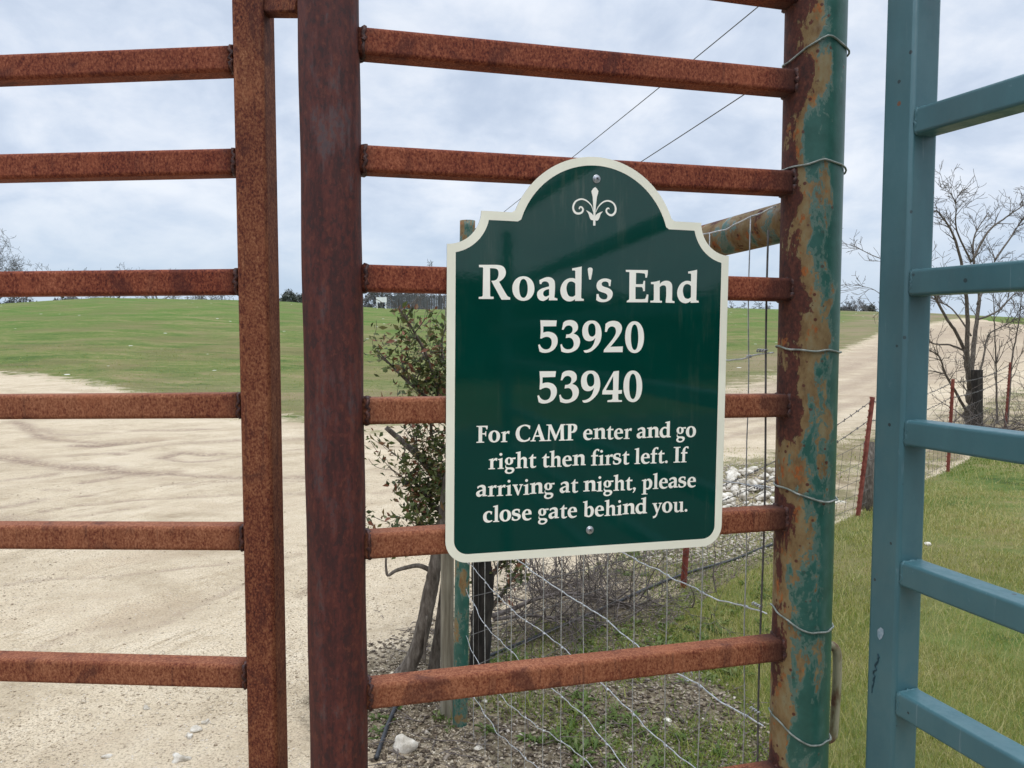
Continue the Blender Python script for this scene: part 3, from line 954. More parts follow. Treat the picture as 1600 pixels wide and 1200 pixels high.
V, F, nx, ny, zz = post_grid(BIG_AX, BIG_R, gz(*BIG_AX) - 0.3, 2.35)
V[:, :2] += 0.0006 * np.stack([nx, ny], -1) * np.sin(zz * 23 + nx * 4)[:, None]
add_mesh('pipe_post', V, F, M['pipe'], panel, smooth=True, attrs={'face': sstep(nx * 0.30 - ny * 0.95, 0.25, 0.9)})  # limits the painted grey sheen to the side facing the viewer

V, F, nx, ny, zz = post_grid(HIN_AX, HIN_R, gz(*HIN_AX) - 0.3, 2.35)
left = nx * -0.93 + ny * -0.12
wear = np.where(left > 0, 0.06 + 0.94 * left ** 1.75, 0.06 + 0.70 * left)
wear = wear - 0.34 * sstep(EYE - 0.0 - zz, 0, 0.25) * sstep(left, -0.3, 0.5)
wear = wear - 0.30 * np.exp(-((zz - (EYE + 0.30)) / 0.10) ** 2) * (1 - sstep(left, 0.5, 0.9))
wear = wear + 0.22 * np.exp(-((zz - (EYE + 0.42)) / 0.07) ** 2) + 0.2 * np.exp(-((zz - (EYE + 0.02)) / 0.13) ** 2)
for p0, p1 in rail_ends:
    dd = np.linalg.norm(V - p1[None], axis=1)
    wear = wear + 1.05 * np.exp(-(dd / 0.050) ** 2)
add_mesh('pipe_post', V, F, M['green'], panel, smooth=True, attrs={'wear': wear})['label'] = 'green painted pipe post with peeling paint and rust'


def wrap_ring(z_left, z_mid, z_right, name='wrap_wire', r=0.00165):
    pts = []
    for i in range(41):
        a = 2 * math.pi * i / 40
        cx, sx = math.cos(a), math.sin(a)
        h = z_mid + (z_left - z_mid) * max(0, -cx) ** 1.3 + (z_right - z_mid) * max(0, cx) ** 1.3
        rr = HIN_R + 0.0022 + 0.0009 * math.sin(5 * a + z_mid * 60) + 0.0005 * math.sin(11 * a + z_mid * 25)
        pts.append((HIN_AX[0] + rr * cx, HIN_AX[1] + rr * sx, EYE + h + 0.0016 * math.sin(3 * a + z_mid * 40) + 0.0010 * math.sin(7 * a + z_mid * 90)))
    mb = MB()
    mb.tube(pts, r, 8, cap=False)
    return mb.build(name, M['dull_wire'], panel, smooth=True)


for zl_, zm_, zr_ in ((0.449, 0.476, 0.463), (0.276, 0.283, 0.272), (-0.018, -0.024, -0.026), (-0.252, -0.270, -0.276), (-0.468, -0.496, -0.494), (-0.655, -0.687, -0.693)):
    wrap_ring(zl_, zm_, zr_)
# bent rod welded to the back of the green post as a latch staple
hp = [at_y(px, py, 1.33) for px, py in ((1279, 1008), (1294, 1007), (1303, 1011), (1308, 1022), (1308, 1060), (1305, 1110), (1303, 1140), (1300, 1151), (1291, 1156), (1276, 1156))]
mb = MB(); mb.tube(smoothpath(hp, 5), 0.0078, 12)
mb.build('latch_staple', M['bar_old'], panel, smooth=True)

# ---- rusty gate leaf on the left
LD = np.array([-0.9967, 0.0811])
LN = np.array([0.0811, 0.9967])
LP0 = np.array([(372 - 800) / FPX * 1.149, 1.149])
JW = 0.0475
gate = empty('rusty_gate', (LP0[0], LP0[1], 0), 'rusty square-tube gate leaf with a plain end upright, standing over the dirt road', 'gate')
jc = LP0 - LD * JW / 2 + LN * 0.0254
mb = MB(); mb.square_tube(v3(jc, 0.12), v3(jc, 2.35), (LD[0], LD[1], 0), JW, 0.0508, 0.0075, 5)
mb.build('end_post', M['rust'], gate, smooth=True, weighted=True)
L_RAILS = [(0, -70, 355, -92, 1), (0, 83.4, 355, 69, 1), (0, 239.4, 355, 230.6, 1), (0, 423.4, 355, 419.5, 1), (0, 656, 360, 654.4, 0),
           (0, 859.3, 360, 861.7, 0), (0, 1067, 360, 1077.5, 0), (0, 1278, 360, 1294, 0)]
LR0 = LP0 + LN * 0.003
for k, (x0, y0, x1, y1, top) in enumerate(L_RAILS):
    a, b = on_plane(x0, y0, LR0, LD), on_plane(x1, y1, LR0, LD)
    ta, tb = (a[:2] - LR0) @ LD, (b[:2] - LR0) @ LD
    zl = lambda t: a[2] + (b[2] - a[2]) * (t - ta) / (tb - ta) + (-TUBE / 2 if top else TUBE / 2)
    c0 = LR0 + LN * TUBE / 2
    p0, p1 = v3(c0 + LD * 0.001, zl(0.0)), v3(c0 + LD * 2.6, zl(0) + (zl(0.5) - zl(0)) * 5.2)
    mb = MB(); mb.square_tube(p0, p1, (LN[0], LN[1], 0), TUBE, TUBE, 0.0065, 5, n=150)
    ro = mb.build('rail', M['rust_bounce'] if k > 3 else M['rust_red'], gate, smooth=True, weighted=True, attrs={'stain': rail_stain(mb, p0, p1)})
    ax = (p1 - p0) / np.linalg.norm(p1 - p0)
    weld_ring(p0 + ax * 0.002, ax, TUBE, TUBE, 1, 'weld', ro, 0.0030)
jc2 = LP0 + LD * 2.62 + LN * 0.0254
mb = MB(); mb.square_tube(v3(jc2, 0.12), v3(jc2, 2.35), (LD[0], LD[1], 0), JW, 0.0508, 0.0075, 5)
mb.build('end_post', M['rust'], gate, smooth=True, weighted=True)
# short bar that ties the leaf to the dark pipe post near the top
ca = at_y(408, 13, 1.172); cb = at_y(470, 13, 1.128)
mb = MB(); mb.square_tube(ca, cb, (0, 1, 0), 0.022, 0.0215, 0.004, 4)
mb.build('hinge_bar', M['rust'], gate, smooth=True, weighted=True)

# ---- blue gate, swung open towards the camera on the right
az = R(-20)
BD = np.array([-math.sin(az), -math.cos(az)])            # towards the camera
BN = np.array([math.cos(az), -math.sin(az)])             # away from its visible side (to the right)
BN = np.array([-BD[1], BD[0]])
BP0 = np.array([(1414 - 800) / FPX * 1.145, 1.145])
blue = empty('blue_gate', (BP0[0], BP0[1], 0), 'blue painted square-tube gate swung open towards the viewer at the right', 'gate')
BW1, BW2 = 0.056, 0.0508
bc = BP0 - BD * BW1 / 2 + BN * BW2 / 2
mb = MB(); mb.square_tube(v3(bc, 0.15), v3(bc, 2.2), (BD[0], BD[1], 0), BW1, BW2, 0.0065, 5)
bp = mb.build('end_post', M['blue'], blue, smooth=True, weighted=True)
# (left px, left py, right px, right py) of the front face's upper edge
B_RAILS = [(1433, -110, 1600, -235), (1432, 167, 1600, 113), (1420, 421, 1600, 405), (1410, 656.5, 1600, 680), (1407, 877, 1600, 946), (1395, 1077, 1600, 1192), (1385, 1262, 1600, 1420)]
BR0 = BP0 + BN * 0.003
for k, (x0, y0, x1, y1) in enumerate(B_RAILS):
    a, b = on_plane(x0, y0, BR0, BD), on_plane(x1, y1, BR0, BD)
    ta, tb = (a[:2] - BR0) @ BD, (b[:2] - BR0) @ BD
    zl = lambda t: a[2] + (b[2] - a[2]) * (t - ta) / (tb - ta) - 0.0385 / 2
    c0 = BR0 + BN * 0.042 / 2
    slope = max(-0.035, min(0.035, (zl(0.2) - zl(0)) / 0.2))
    p0 = v3(c0 + BD * 0.0005, zl(0.02)); p1 = v3(c0 + BD * 3.0, zl(0.02) + slope * 3.0)
    if k in (1, 2, 3, 4, 5):
        print('blue rail', k, round(zl(0), 3), round(slope, 4), round((zl(.2) - zl(0)) / .2, 4))
    mb = MB(); mb.square_tube(p0, p1, (BN[0], BN[1], 0), 0.042, 0.0385, 0.005, 4)
    ro = mb.build('rail', M['blue'], blue, smooth=True, weighted=True)
    ax = (p1 - p0) / np.linalg.norm(p1 - p0)
    weld_ring(p0 + ax * 0.002, ax, 0.042, 0.0385, 1, 'weld', ro, 0.0022).data.materials[0] = M['blue']
bc2 = BP0 + BD * 3.03 + BN * BW2 / 2
mb = MB(); mb.square_tube(v3(bc2, 0.15), v3(bc2, 2.1), (BD[0], BD[1], 0), BW1, BW2, 0.0065, 5)
mb.build('end_post', M['blue'], blue, smooth=True, weighted=True)


def scrape(pxs, name, mat, parent_post, w):
    """thin rubbed mark lying on the post's left face"""
    P = [on_plane(x, y, BP0 - BN * 0.0006, BD) for x, y in pxs]
    mb = MB()
    mb.tube(P, [w * rng.uniform(0.35, 1.2) for _ in P], 6)
    return mb.build(name, mat, parent_post)


def flat_on_post(poly, name, mat):
    P = [on_plane(x, y, BP0 - BN * 0.0007, BD) for x, y in poly]
    return add_mesh(name, P, [tuple(range(len(P)))], mat, bp)


sp = []
for i in range(19):
    y = 1022 + i * 3.4 + rng.uniform(-1.6, 1.6)
    sp.append((1371.5 - (y - 1022) * 0.17 + rng.uniform(-2.6, 2.6) * (1.2 - 0.7 * i / 19), y))
scrape(sp, 'scribble_mark', M['wax'], bp, 0.0014)
flat_on_post([(1371, 984), (1376, 980), (1380, 983), (1381, 990), (1378, 997), (1374, 1000), (1371, 994)], 'scuff_mark', M['scuff'])

# ------------------------------------------------------------------ the sign
SA = np.array([PD[0] * math.cos(-0.0108), PD[1] * math.cos(-0.0108), math.sin(-0.0108)])
SB = np.array([-PD[0] * math.sin(-0.0108), -PD[1] * math.sin(-0.0108), math.cos(-0.0108)])
SNO = np.array([math.sin(YAW), -math.cos(YAW), 0])       # out of its face


def sign_uv(px, py):
    r = ray(px, py)
    o = SIGN_O - np.array([0, 0, EYE])
    t = (o @ SNO) / (r @ SNO)
    P = r * t - o
    return P @ SA, P @ SB


sign = empty('road_sign', SIGN_O, 'dark green arched sign with cream border and lettering screwed to the rusty rails', 'sign')


def flat_shape(name, shapes, mat, parent, w0, thick, step=0.00004):
    """fill closed 2-D outlines (in sign coordinates, metres) and give them a thickness; returns a mesh object"""
    VV, FF, n0 = [], [], 0
    for si, contours in enumerate(shapes):
        cu = bpy.data.curves.new('tmp', 'CURVE')
        cu.dimensions = '2D'
        cu.fill_mode = 'BOTH'
        cu.extrude = thick / 2
        for c in contours:
            s = cu.splines.new('POLY')
            s.points.add(len(c) - 1)
            for p, q in zip(s.points, c):
                p.co = (q[0] * 100, q[1] * 100, 0, 1)       # centimetres while filling, for precision
            s.use_cyclic_u = True
        cu.extrude = thick / 2 * 100
        ob = bpy.data.objects.new('tmp', cu)
        me = ob.to_mesh()
        v = np.zeros(len(me.vertices) * 3)
        me.vertices.foreach_get('co', v)
        v = v.reshape(-1, 3) / 100
        VV.append(SIGN_O + v[:, :1] * SA + v[:, 1:2] * SB + (v[:, 2:] + w0 + thick / 2 + si * step) * SNO)
        FF += [tuple(i + n0 for i in p.vertices) for p in me.polygons]
        n0 += len(v)
        ob.to_mesh_clear()
        bpy.data.objects.remove(ob)
        bpy.data.curves.remove(cu)
    return add_mesh(name, np.concatenate(VV), FF, mat, parent)


def arc(cx, cy, r, a0, a1, n):
    return [(cx + r * math.cos(R(a0 + (a1 - a0) * i / n)), cy + r * math.sin(R(a0 + (a1 - a0) * i / n))) for i in range(n + 1)]


def sign_outline(i):
    """outline inset by i metres"""
    W2 = 0.2286 - i
    rc = max(0.034 - i, 0.004)
    right = arc(W2 - rc, i + rc, rc, -90, 0, 10)
    # shoulder: concave bite, small flat, then the big arch
    rb = 0.0505 + i
    cx, cy = 0.2286, 0.5205
    y_s = cy - math.sqrt(max(rb ** 2 - (W2 - cx) ** 2, 0))
    a_end = math.degrees(math.atan2(y_s - cy, W2 - cx))
    yt = 0.5200 - i
    a_top = math.degrees(math.atan2(yt - cy, -math.sqrt(rb ** 2 - (yt - cy) ** 2)))
    if a_top > 0:
        a_top -= 360
    right += arc(cx, cy, rb, a_end, a_top, 14)
    ra = 0.136 - i
    ay = 0.4736
    xa = math.sqrt(ra ** 2 - (yt - ay) ** 2)
    # soft inner corner where flat meets arch
    a_s = math.degrees(math.atan2(yt - ay, xa))
    right.append((xa + 0.004, yt))
    right += arc(0, ay, ra, a_s + 1.5, 90, 26)
    leftp = [(-x, y) for x, y in right[::-1][1:]]
    return right + leftp


outer = sign_outline(0.0)
inner = sign_outline(0.0128)
flat_shape('panel', [[outer]], M['sgreen'], sign, -0.0022, 0.0022)
flat_shape('border', [[outer, inner]], M['cream'], sign, 0.00003, 0.0003)

GLYPHS = {
    'R': 'c1,851 c441,867 559,855 647,802 686,694 663,590 593,506 c514,452 c684,174 742,96 c804,72 c805,16 c580,10 c317,461 c322,469 409,483 475,539 500,654 473,747 396,777 c278,779 c288,104 298,83 c377,77 c377,22 c0,14 c0,63 76,74 c101,100 c106,779 95,792 c1,795',
    'o': '575,308 555,184 496,85 405,19 290,-6 175,13 83,75 22,171 0,293 19,416 78,514 168,581 283,607 398,588 491,527 552,431|401,308 395,211 372,136 337,87 292,69 245,84 209,132 186,205 177,301 184,398 206,473 240,522 286,540 332,525 368,478 392,404',
    'a': 'c50,518 113,555 250,604 367,593 443,529 465,429 465,257 c454,95 c535,72 c535,29 c306,23 c315,97 247,40 152,3 56,31 0,115 6,225 84,298 211,346 c311,374 300,445 262,484 188,497 124,470 c104,424 c61,428|c312,304 233,287 170,240 155,179 182,129 235,115 c315,153',
    'd': 'c309,848 438,873 c568,905 c565,113 578,91 c636,79 c637,31 c398,22 c402,68 333,26 246,7 138,31 51,106 0,251 25,404 109,528 226,592 323,600 c399,587 c396,780 385,795 c309,797|c401,465 357,499 281,517 206,480 163,367 178,246 222,155 288,127 352,133 c406,170',
    "'": '0,801 5,863 62,885 119,866 126,795 c84,577 c40,576',
    's': 'c402,581 c384,421 c342,425 330,491 301,527 229,538 157,512 145,455 192,410 337,368 428,303 452,216 409,102 300,27 178,6 78,17 c0,56 c6,210 c63,212 81,145 132,95 210,76 287,99 308,172 262,227 140,265 51,304 3,390 19,503 101,582 211,614 311,609',
    'E': 'c0,862 c625,876 622,773 c601,679 c561,678 551,750 536,781 c490,790 377,795 c291,794 c292,501 394,501 c491,507 501,551 c512,595 c552,596 c552,328 c501,323 494,384 476,420 c453,430 c282,430 c289,113 460,114 c562,124 584,167 c611,246 c657,237 648,116 c639,37 c42,24 c53,66 97,87 c114,114 c105,798 93,810 c6,810',
    'n': 'c5,568 129,582 c260,617 c262,528 336,588 428,615 533,604 604,543 624,438 c626,111 644,91 c700,81 c698,37 c442,38 c455,223 451,391 432,470 373,494 304,477 c259,439 c267,103 279,87 c334,83 c332,36 c1,34 c0,81 71,88 c99,104 c90,497 84,512 c10,516',
    '5': 'c50,814 c488,816 c474,668 c132,660 c129,501 208,523 304,524 412,490 494,409 520,307 502,195 428,82 333,21 226,-8 119,-6 c39,24 c0,186 c37,207 86,131 150,86 236,76 310,112 352,184 361,275 339,346 285,386 210,396 136,375 c78,346 c56,354 64,576',
    '3': 'c72,763 137,810 255,832 364,813 441,753 470,672 455,579 c353,486 457,441 524,344 526,221 463,97 344,24 214,-7 106,2 c30,27 c0,201 c38,217 71,145 148,90 245,83 321,116 363,199 351,291 306,357 241,382 c143,369 c158,463 228,469 293,505 325,567 318,639 268,684 203,693 139,667 c75,579 c34,584',
    '9': 'c42,55 146,73 244,125 309,213 340,296 c363,384 296,322 197,297 98,320 31,396 0,519 10,653 68,756 155,814 248,829 364,813 471,716 526,546 519,370 463,235 355,110 235,27 114,-3 c65,10|261,756 327,724 359,637 364,534 349,462 278,414 206,439 166,521 156,624 184,717',
    '2': 'c42,750 135,808 258,831 393,807 484,720 503,616 455,490 357,354 c187,155 c535,168 c533,19 c0,13 c10,76 c245,353 321,479 336,572 306,650 238,685 160,669 111,616 c79,538 c27,542',
    '0': '535,417 519,246 467,113 384,27 275,-3 165,26 80,111 22,242 0,411 15,581 67,713 149,799 257,830 368,802 454,718 512,588|375,413 370,272 351,167 319,100 275,76 230,99 196,166 172,271 162,410 166,550 185,655 217,722 261,746 306,724 341,657 364,553',
    '4': 'c311,809 c457,827 c450,316 c552,320 c546,226 c447,221 c450,79 473,58 c557,57 c555,10 c147,9 c155,56 247,66 c289,92 c289,209 c0,210 c7,304|c297,689 c96,319 c304,317',
    'i': 'c20,500 120,522 c245,560 c245,62 258,50 c315,45 c315,0 c10,0 c10,45 72,50 c95,65 c95,440 88,455 c20,457/165,660 240,735 165,812 90,735',
    'l': 'c10,812 110,832 c245,865 c245,62 258,50 c315,45 c315,0 c10,0 c10,45 72,50 c95,65 c95,745 88,762 c10,765',
    'r': 'c20,500 130,522 c240,560 c240,465 300,535 370,565 c440,550 c420,415 c385,415 350,445 290,435 c240,385 c240,62 252,50 c325,45 c325,0 c5,0 c5,45 70,50 c92,65 c92,440 86,455 c20,457',
    'e': 'c508,292 495,440 420,540 290,577 150,530 50,410 25,270 60,110 160,10 290,-15 400,10 c500,75 c485,118 400,85 310,85 215,150 c178,292|c182,350 205,455 275,508 335,470 c355,350',
    'c': 'c470,535 380,570 290,577 150,535 50,420 25,280 60,110 160,10 290,-15 390,10 c480,65 c465,112 390,85 310,90 222,160 192,290 212,420 280,498 355,490 392,450 c402,400 c448,400',
    't': 'c15,500 110,560 c215,700 c245,700 c245,555 c390,555 c380,475 c245,475 c245,150 262,88 310,72 c390,97 c395,55 310,0 210,-15 130,20 100,110 c100,475 c15,475',
    'f': 'c10,475 c95,475 c95,62 75,50 c10,45 c10,0 c330,0 c330,45 260,50 c240,62 c240,475 c365,475 c365,555 c240,555 247,700 280,785 330,795 c385,740 c425,745 c432,850 350,872 240,845 140,750 98,640 c95,555 c10,535',
    'g': '235,577 350,545 420,470 440,385 410,280 340,215 235,190 120,225 50,300 30,385 60,485 130,550|240,525 190,490 172,390 195,285 240,245 280,285 300,380 280,480/c380,500 470,475 c560,480 c560,560 480,555 c360,540/c130,235 90,190 85,130 120,85 220,62 380,58 480,10 505,-80 450,-190 330,-255 210,-265 90,-235 30,-160 45,-70 c110,-5 70,30 50,90 70,180 c110,240|200,-40 330,-52 385,-100 360,-160 270,-195 180,-180 140,-130 150,-75',
    'v': 'c5,557 c270,557 c270,512 225,503 c215,480 c320,190 c405,450 402,500 c345,512 c345,557 c540,557 c540,512 492,500 c470,465 c310,-10 c255,-10 c65,470 48,502 c5,512',
    'y': 'c5,557 c270,557 c270,512 225,503 c215,480 c325,195 c415,450 410,500 c350,512 c350,557 c550,557 c550,512 500,500 c478,465 c330,60 270,-110 190,-225 c55,-268 c50,-150 130,-145 195,-85 c240,10 c65,470 48,502 c5,512',
    'u': 'c5,557 c225,560 c225,170 252,95 315,75 375,100 c410,140 c410,440 402,500 c335,512 c335,557 c555,560 c555,72 568,55 c620,45 c620,5 520,0 c422,-15 c415,75 340,10 250,-15 150,5 92,80 c80,200 c80,440 70,500 c5,512',
    'p': 'c10,505 120,527 c235,567 c235,490 310,555 390,577 500,530 575,400 580,250 530,100 420,5 320,-15 c240,5 c240,-200 252,-225 c330,-230 c330,-270 c10,-270 c10,-230 75,-225 c95,-205 c95,440 88,455 c10,460|c240,430 300,478 360,465 412,380 418,250 390,120 330,70 280,75 c240,100',
    'b': 'c5,815 110,835 c235,865 c235,500 310,555 390,577 500,530 575,400 580,250 530,100 420,5 300,-15 200,10 c90,50 c92,745 85,762 c5,765|c237,430 300,478 360,465 412,380 418,250 390,120 330,70 280,75 c237,110',
    'h': 'c5,815 110,835 c240,865 c240,480 310,545 400,577 495,550 550,480 c555,400 c555,62 568,50 c625,45 c625,0 c400,0 c405,150 405,350 388,430 335,462 280,445 c240,410 c240,62 252,50 c308,45 c308,0 c5,0 c5,45 70,50 c92,65 c92,745 85,762 c5,765',
    'F': 'c10,850 c560,850 555,750 c535,665 c495,665 480,730 c440,775 c290,785 c290,480 400,477 c430,490 c450,570 c490,570 c485,320 c440,320 430,390 c400,415 c290,415 c290,72 310,55 c390,45 c390,0 c10,0 c10,45 90,55 c115,75 c115,775 95,795 c10,805',
    'P': 'c10,850 c330,855 470,840 570,760 592,640 550,500 450,410 330,390 c285,395 c285,72 305,55 c390,45 c390,0 c10,0 c10,45 90,55 c115,75 c115,775 95,795 c10,805|c285,788 350,785 408,720 415,620 380,510 330,465 c285,460',
    'I': 'c10,850 c390,850 c390,805 310,795 c285,775 c285,75 310,55 c390,45 c390,0 c10,0 c10,45 90,55 c115,75 c115,775 95,795 c10,805',
    'C': 'c760,800 620,855 480,868 280,820 110,690 30,480 45,270 140,90 310,-5 460,-15 600,10 c740,70 c755,200 c715,205 650,120 540,75 420,85 290,180 225,360 230,560 310,720 440,790 560,780 660,720 c700,640 c745,640',
    'A': 'c-10,0 c255,0 c255,45 190,52 c172,75 c215,235 c455,235 c510,75 500,52 c430,45 c430,0 c790,0 c790,45 725,55 c700,80 c430,868 c385,868 c90,120 60,60 c-10,45|c240,305 c340,600 c430,305',
    'M': 'c5,850 c255,850 c505,280 c745,850 c985,850 c985,805 910,795 c895,775 c915,75 932,55 c1000,45 c1000,0 c660,0 c660,45 730,55 c745,75 c735,610 c490,20 c445,20 c180,620 c170,75 190,55 c255,45 c255,0 c-5,0 c-5,45 65,55 c90,75 c115,770 95,795 c5,805',
    '.': '100,-15 178,63 100,142 22,63',
    ',': '100,142 178,95 165,10 110,-90 c45,-160 c15,-140 70,-50 75,0 25,60 40,120',
}



def glyph_shapes(ch, x, y, s, n):
    out = []
    for sh in GLYPHS[ch].split('/'):
        cs = []
        for c in sh.split('|'):
            P = []
            for w in c.split():
                k = w[0] == 'c'
                a, b = w.lstrip('c').split(',')
                P.append((float(a), float(b), k))
            pts = []
            m = len(P)
            for i in range(m):
                p1, p2 = np.array(P[i][:2]), np.array(P[(i + 1) % m][:2])
                k1, k2 = P[i][2], P[(i + 1) % m][2]
                if k1 and k2:
                    pts.append(p1)
                    continue
                p0 = 2 * p1 - p2 if k1 else np.array(P[i - 1][:2])
                p3 = 2 * p2 - p1 if k2 else np.array(P[(i + 2) % m][:2])
                # chord-length limited tangents keep uneven points from looping
                L = np.linalg.norm(p2 - p1)
                m1 = (p2 - p0); m1 = m1 / (np.linalg.norm(m1) + 1e-9) * L
                m2 = (p3 - p1); m2 = m2 / (np.linalg.norm(m2) + 1e-9) * L
                if k1:
                    m1 = p2 - p1
                if k2:
                    m2 = p2 - p1
                for j in range(n):
                    t = j / n
                    h00, h10, h01, h11 = 2 * t ** 3 - 3 * t * t + 1, t ** 3 - 2 * t * t + t, -2 * t ** 3 + 3 * t * t, t ** 3 - t * t
                    pts.append(h00 * p1 + h10 * m1 + h01 * p2 + h11 * m2)
            cs.append([(x + q[0] * s, y + q[1] * s) for q in pts])
        out.append(cs)
    return out


SG = 0.0504 / 850


def placed(chars, name, n=5):
    sh = []
    for ch, x, y in chars:
        sh += glyph_shapes(ch, x, y, SG, n)
    flat_shape(name, sh, M['letter'], sign, 0.00003, 0.00025, 0.0)


placed([('R', -0.181, 0.3910), ('o', -0.1301, 0.3910), ('a', -0.0913, 0.3910), ('d', -0.055, 0.3910), ("'", -0.0113, 0.3910), ('s', 0.0031, 0.3912),
        ('E', 0.0509, 0.3908), ('n', 0.0933, 0.3908), ('d', 0.1391, 0.3926)], 'heading_lettering')
placed([('5', -0.0890, 0.3140), ('3', -0.0538, 0.3140), ('9', -0.0187, 0.3140), ('2', 0.0166, 0.3140), ('0', 0.0520, 0.3140)], 'number_lettering')
placed([('5', -0.0892, 0.2373), ('3', -0.0545, 0.2373), ('9', -0.0195, 0.2373), ('4', 0.0156, 0.2372), ('0', 0.0507, 0.2373)], 'number_lettering')
ADV = {'R': 900, 'o': 610, 'a': 560, 'd': 650, 's': 485, 'E': 690, 'n': 700, 'i': 335, 'l': 330, 'r': 445, 'e': 545, 'c': 505, 't': 400, 'f': 385, 'g': 565,
       'v': 545, 'y': 550, 'u': 640, 'p': 610, 'b': 610, 'h': 635, 'F': 600, 'P': 620, 'I': 410, 'C': 790, 'A': 790, 'M': 1010, '.': 220, ',': 230, ' ': 270}


def text_line(txt, u0, u1, base, cap, name):
    s = cap / 850
    total = sum(ADV[c] for c in txt) * s
    kx = (u1 - u0) / total
    x, sh = u0, []
    for c in txt:
        if c != ' ':
            g = glyph_shapes(c, 0, 0, s, 3)
            sh += [[[(x + p[0] * kx, base + p[1]) for p in ct] for ct in cs] for cs in g]
        x += ADV[c] * s * kx
    flat_shape(name, sh, M['letter'], sign, 0.00003, 0.00025, 0.0000004)


text_line('For CAMP enter and go', -0.1832, 0.1790, 0.1795, 0.0252, 'direction_lettering')
text_line('right then first left. If', -0.1643, 0.1640, 0.1393, 0.0252, 'direction_lettering')
text_line('arriving at night, please', -0.1826, 0.1810, 0.0983, 0.0252, 'direction_lettering')
text_line('close gate behind you.', -0.1725, 0.1672, 0.0592, 0.0252, 'direction_lettering')


def epx(x, y):
    return sign_uv(880 + x / 12, 260 + y / 12)


def ribbon(pts, widths):
    P = smoothpath([np.array(epx(*p)) for p in pts], 6)
    w = np.interp(np.linspace(0, 1, len(P)), np.linspace(0, 1, len(widths)), widths) / 12 * 0.00098 / 2
    t = np.gradient(P, axis=0); t /= np.linalg.norm(t, axis=1)[:, None]
    nn = np.stack([-t[:, 1], t[:, 0]], -1)
    return [[tuple(p) for p in P + nn * w[:, None]] + [tuple(p) for p in (P - nn * w[:, None])[::-1]]]


def blob(pts, close=True):
    P = smoothpath([np.array(epx(*p)) for p in pts] + [np.array(epx(*pts[0]))], 4)
    return [[tuple(p) for p in P[:-1]]]


flat_shape('fleur_emblem', [
    [[epx(*p) for p in ((598, 388), (630, 415), (660, 465), (650, 510), (632, 570), (612, 740), (604, 900), (602, 1110), (560, 1110), (564, 900), (562, 740), (552, 570), (536, 510), (528, 465), (560, 415))]],
    ribbon([(562, 850), (530, 740), (460, 662), (385, 620), (310, 618), (230, 660), (190, 740), (192, 812), (228, 868), (290, 884), (348, 862), (371, 812), (350, 768), (315, 762), (298, 800)], [8, 22, 28, 30, 34, 40, 38, 34, 30, 24]),
    ribbon([(612, 860), (650, 770), (720, 690), (790, 653), (865, 650), (940, 692), (980, 772), (972, 858), (920, 912), (860, 905), (815, 862), (810, 812), (845, 783), (868, 826)], [8, 22, 28, 30, 34, 40, 38, 34, 30, 24]),
    blob([(428, 822), (480, 848), (540, 890), (575, 950), (572, 1005), (525, 1004), (495, 960), (472, 890)]),
    blob([(742, 842), (690, 862), (630, 895), (592, 955), (596, 1008), (645, 1014), (678, 965), (700, 900)]),
], M['letter'], sign, 0.00003, 0.00025, 0.000012)

for (u, v) in ((0.0003, 0.577), (-0.0012, 0.0385)):
    def lathe_ring(prof, seg=24):
        mbx = MB()
        rings = []
        for r_, h_ in prof:
            rings.append([SIGN_O + SA * (u + r_ * math.cos(2 * math.pi * k / seg)) + SB * (v + r_ * math.sin(2 * math.pi * k / seg)) + SNO * h_ for k in range(seg)])
        mbx.loft(rings)
        return mbx
    so_ = lathe_ring([(0.0062, 0.0), (0.0062, 0.0009), (0.0056, 0.0013), (0.0046, 0.0013), (0.0045, 0.0028), (0.0037, 0.0036), (0.0014, 0.0040)]).build('screw', M['zinc'], sign, smooth=False)
    mbx = MB()
    for k in range(2):
        ang = k * math.pi / 2 + 0.5
        d_ = SA * math.cos(ang) + SB * math.sin(ang); e_ = np.cross(SNO, d_)
        c_ = SIGN_O + SA * u + SB * v + SNO * 0.0040
        mbx.add([c_ + d_ * a * 0.0024 + e_ * b * 0.0006 + SNO * h for a in (-1, 1) for b in (-1, 1) for h in (0.00005, 0.0002)],
                [(0, 1, 3, 2), (4, 6, 7, 5), (0, 4, 5, 1), (2, 3, 7, 6), (0, 2, 6, 4), (1, 5, 7, 3)])
    mbx.build('drive_slot', M['dark'], so_)


# ------------------------------------------------------------------ corner brace, wire fence
CP = np.array([-0.188, 2.9])
FA, FB = np.array([0.438, 1.30]), CP
FDIR = (FB - FA) / np.linalg.norm(FB - FA)
FLEN = float(np.linalg.norm(FB - FA))

brace = empty('corner_brace', (CP[0], CP[1], gz(*CP)), 'peeling green corner pipe with a slanting brace pipe up to the gate post', 'fence brace')
ptop, pbot = at_y(730.6, 345, 2.9), at_y(718.5, 1150, 2.9)
n = 90
rings, wv = [], []
seg = 28
V, F = [], []
for i in range(n):
    c = pbot + (ptop - pbot) * i / (n - 1)
    if i == 0:
        c = c - UPV * 0.15
    for k in range(seg):
        a = 2 * math.pi * k / seg
        V.append(c + np.array([math.cos(a), math.sin(a), 0]) * 0.0285)
        wv.append(0.16 + 0.10 * math.cos(a + 2) + 0.25 * float(sstep(np.array(c[2]), 1.5, 1.9)) - 0.05)
F = [(i * seg + k, i * seg + (k + 1) % seg, (i + 1) * seg + (k + 1) % seg, (i + 1) * seg + k) for i in range(n - 1) for k in range(seg)]
F.append(tuple((n - 1) * seg + k for k in range(seg)))
add_mesh('corner_post', V, F, M['green'], brace, smooth=True, attrs={'wear': np.array(wv)})
b0 = at_y(1262, 338, 1.3073) ; b1 = at_y(727, 474, 2.89)
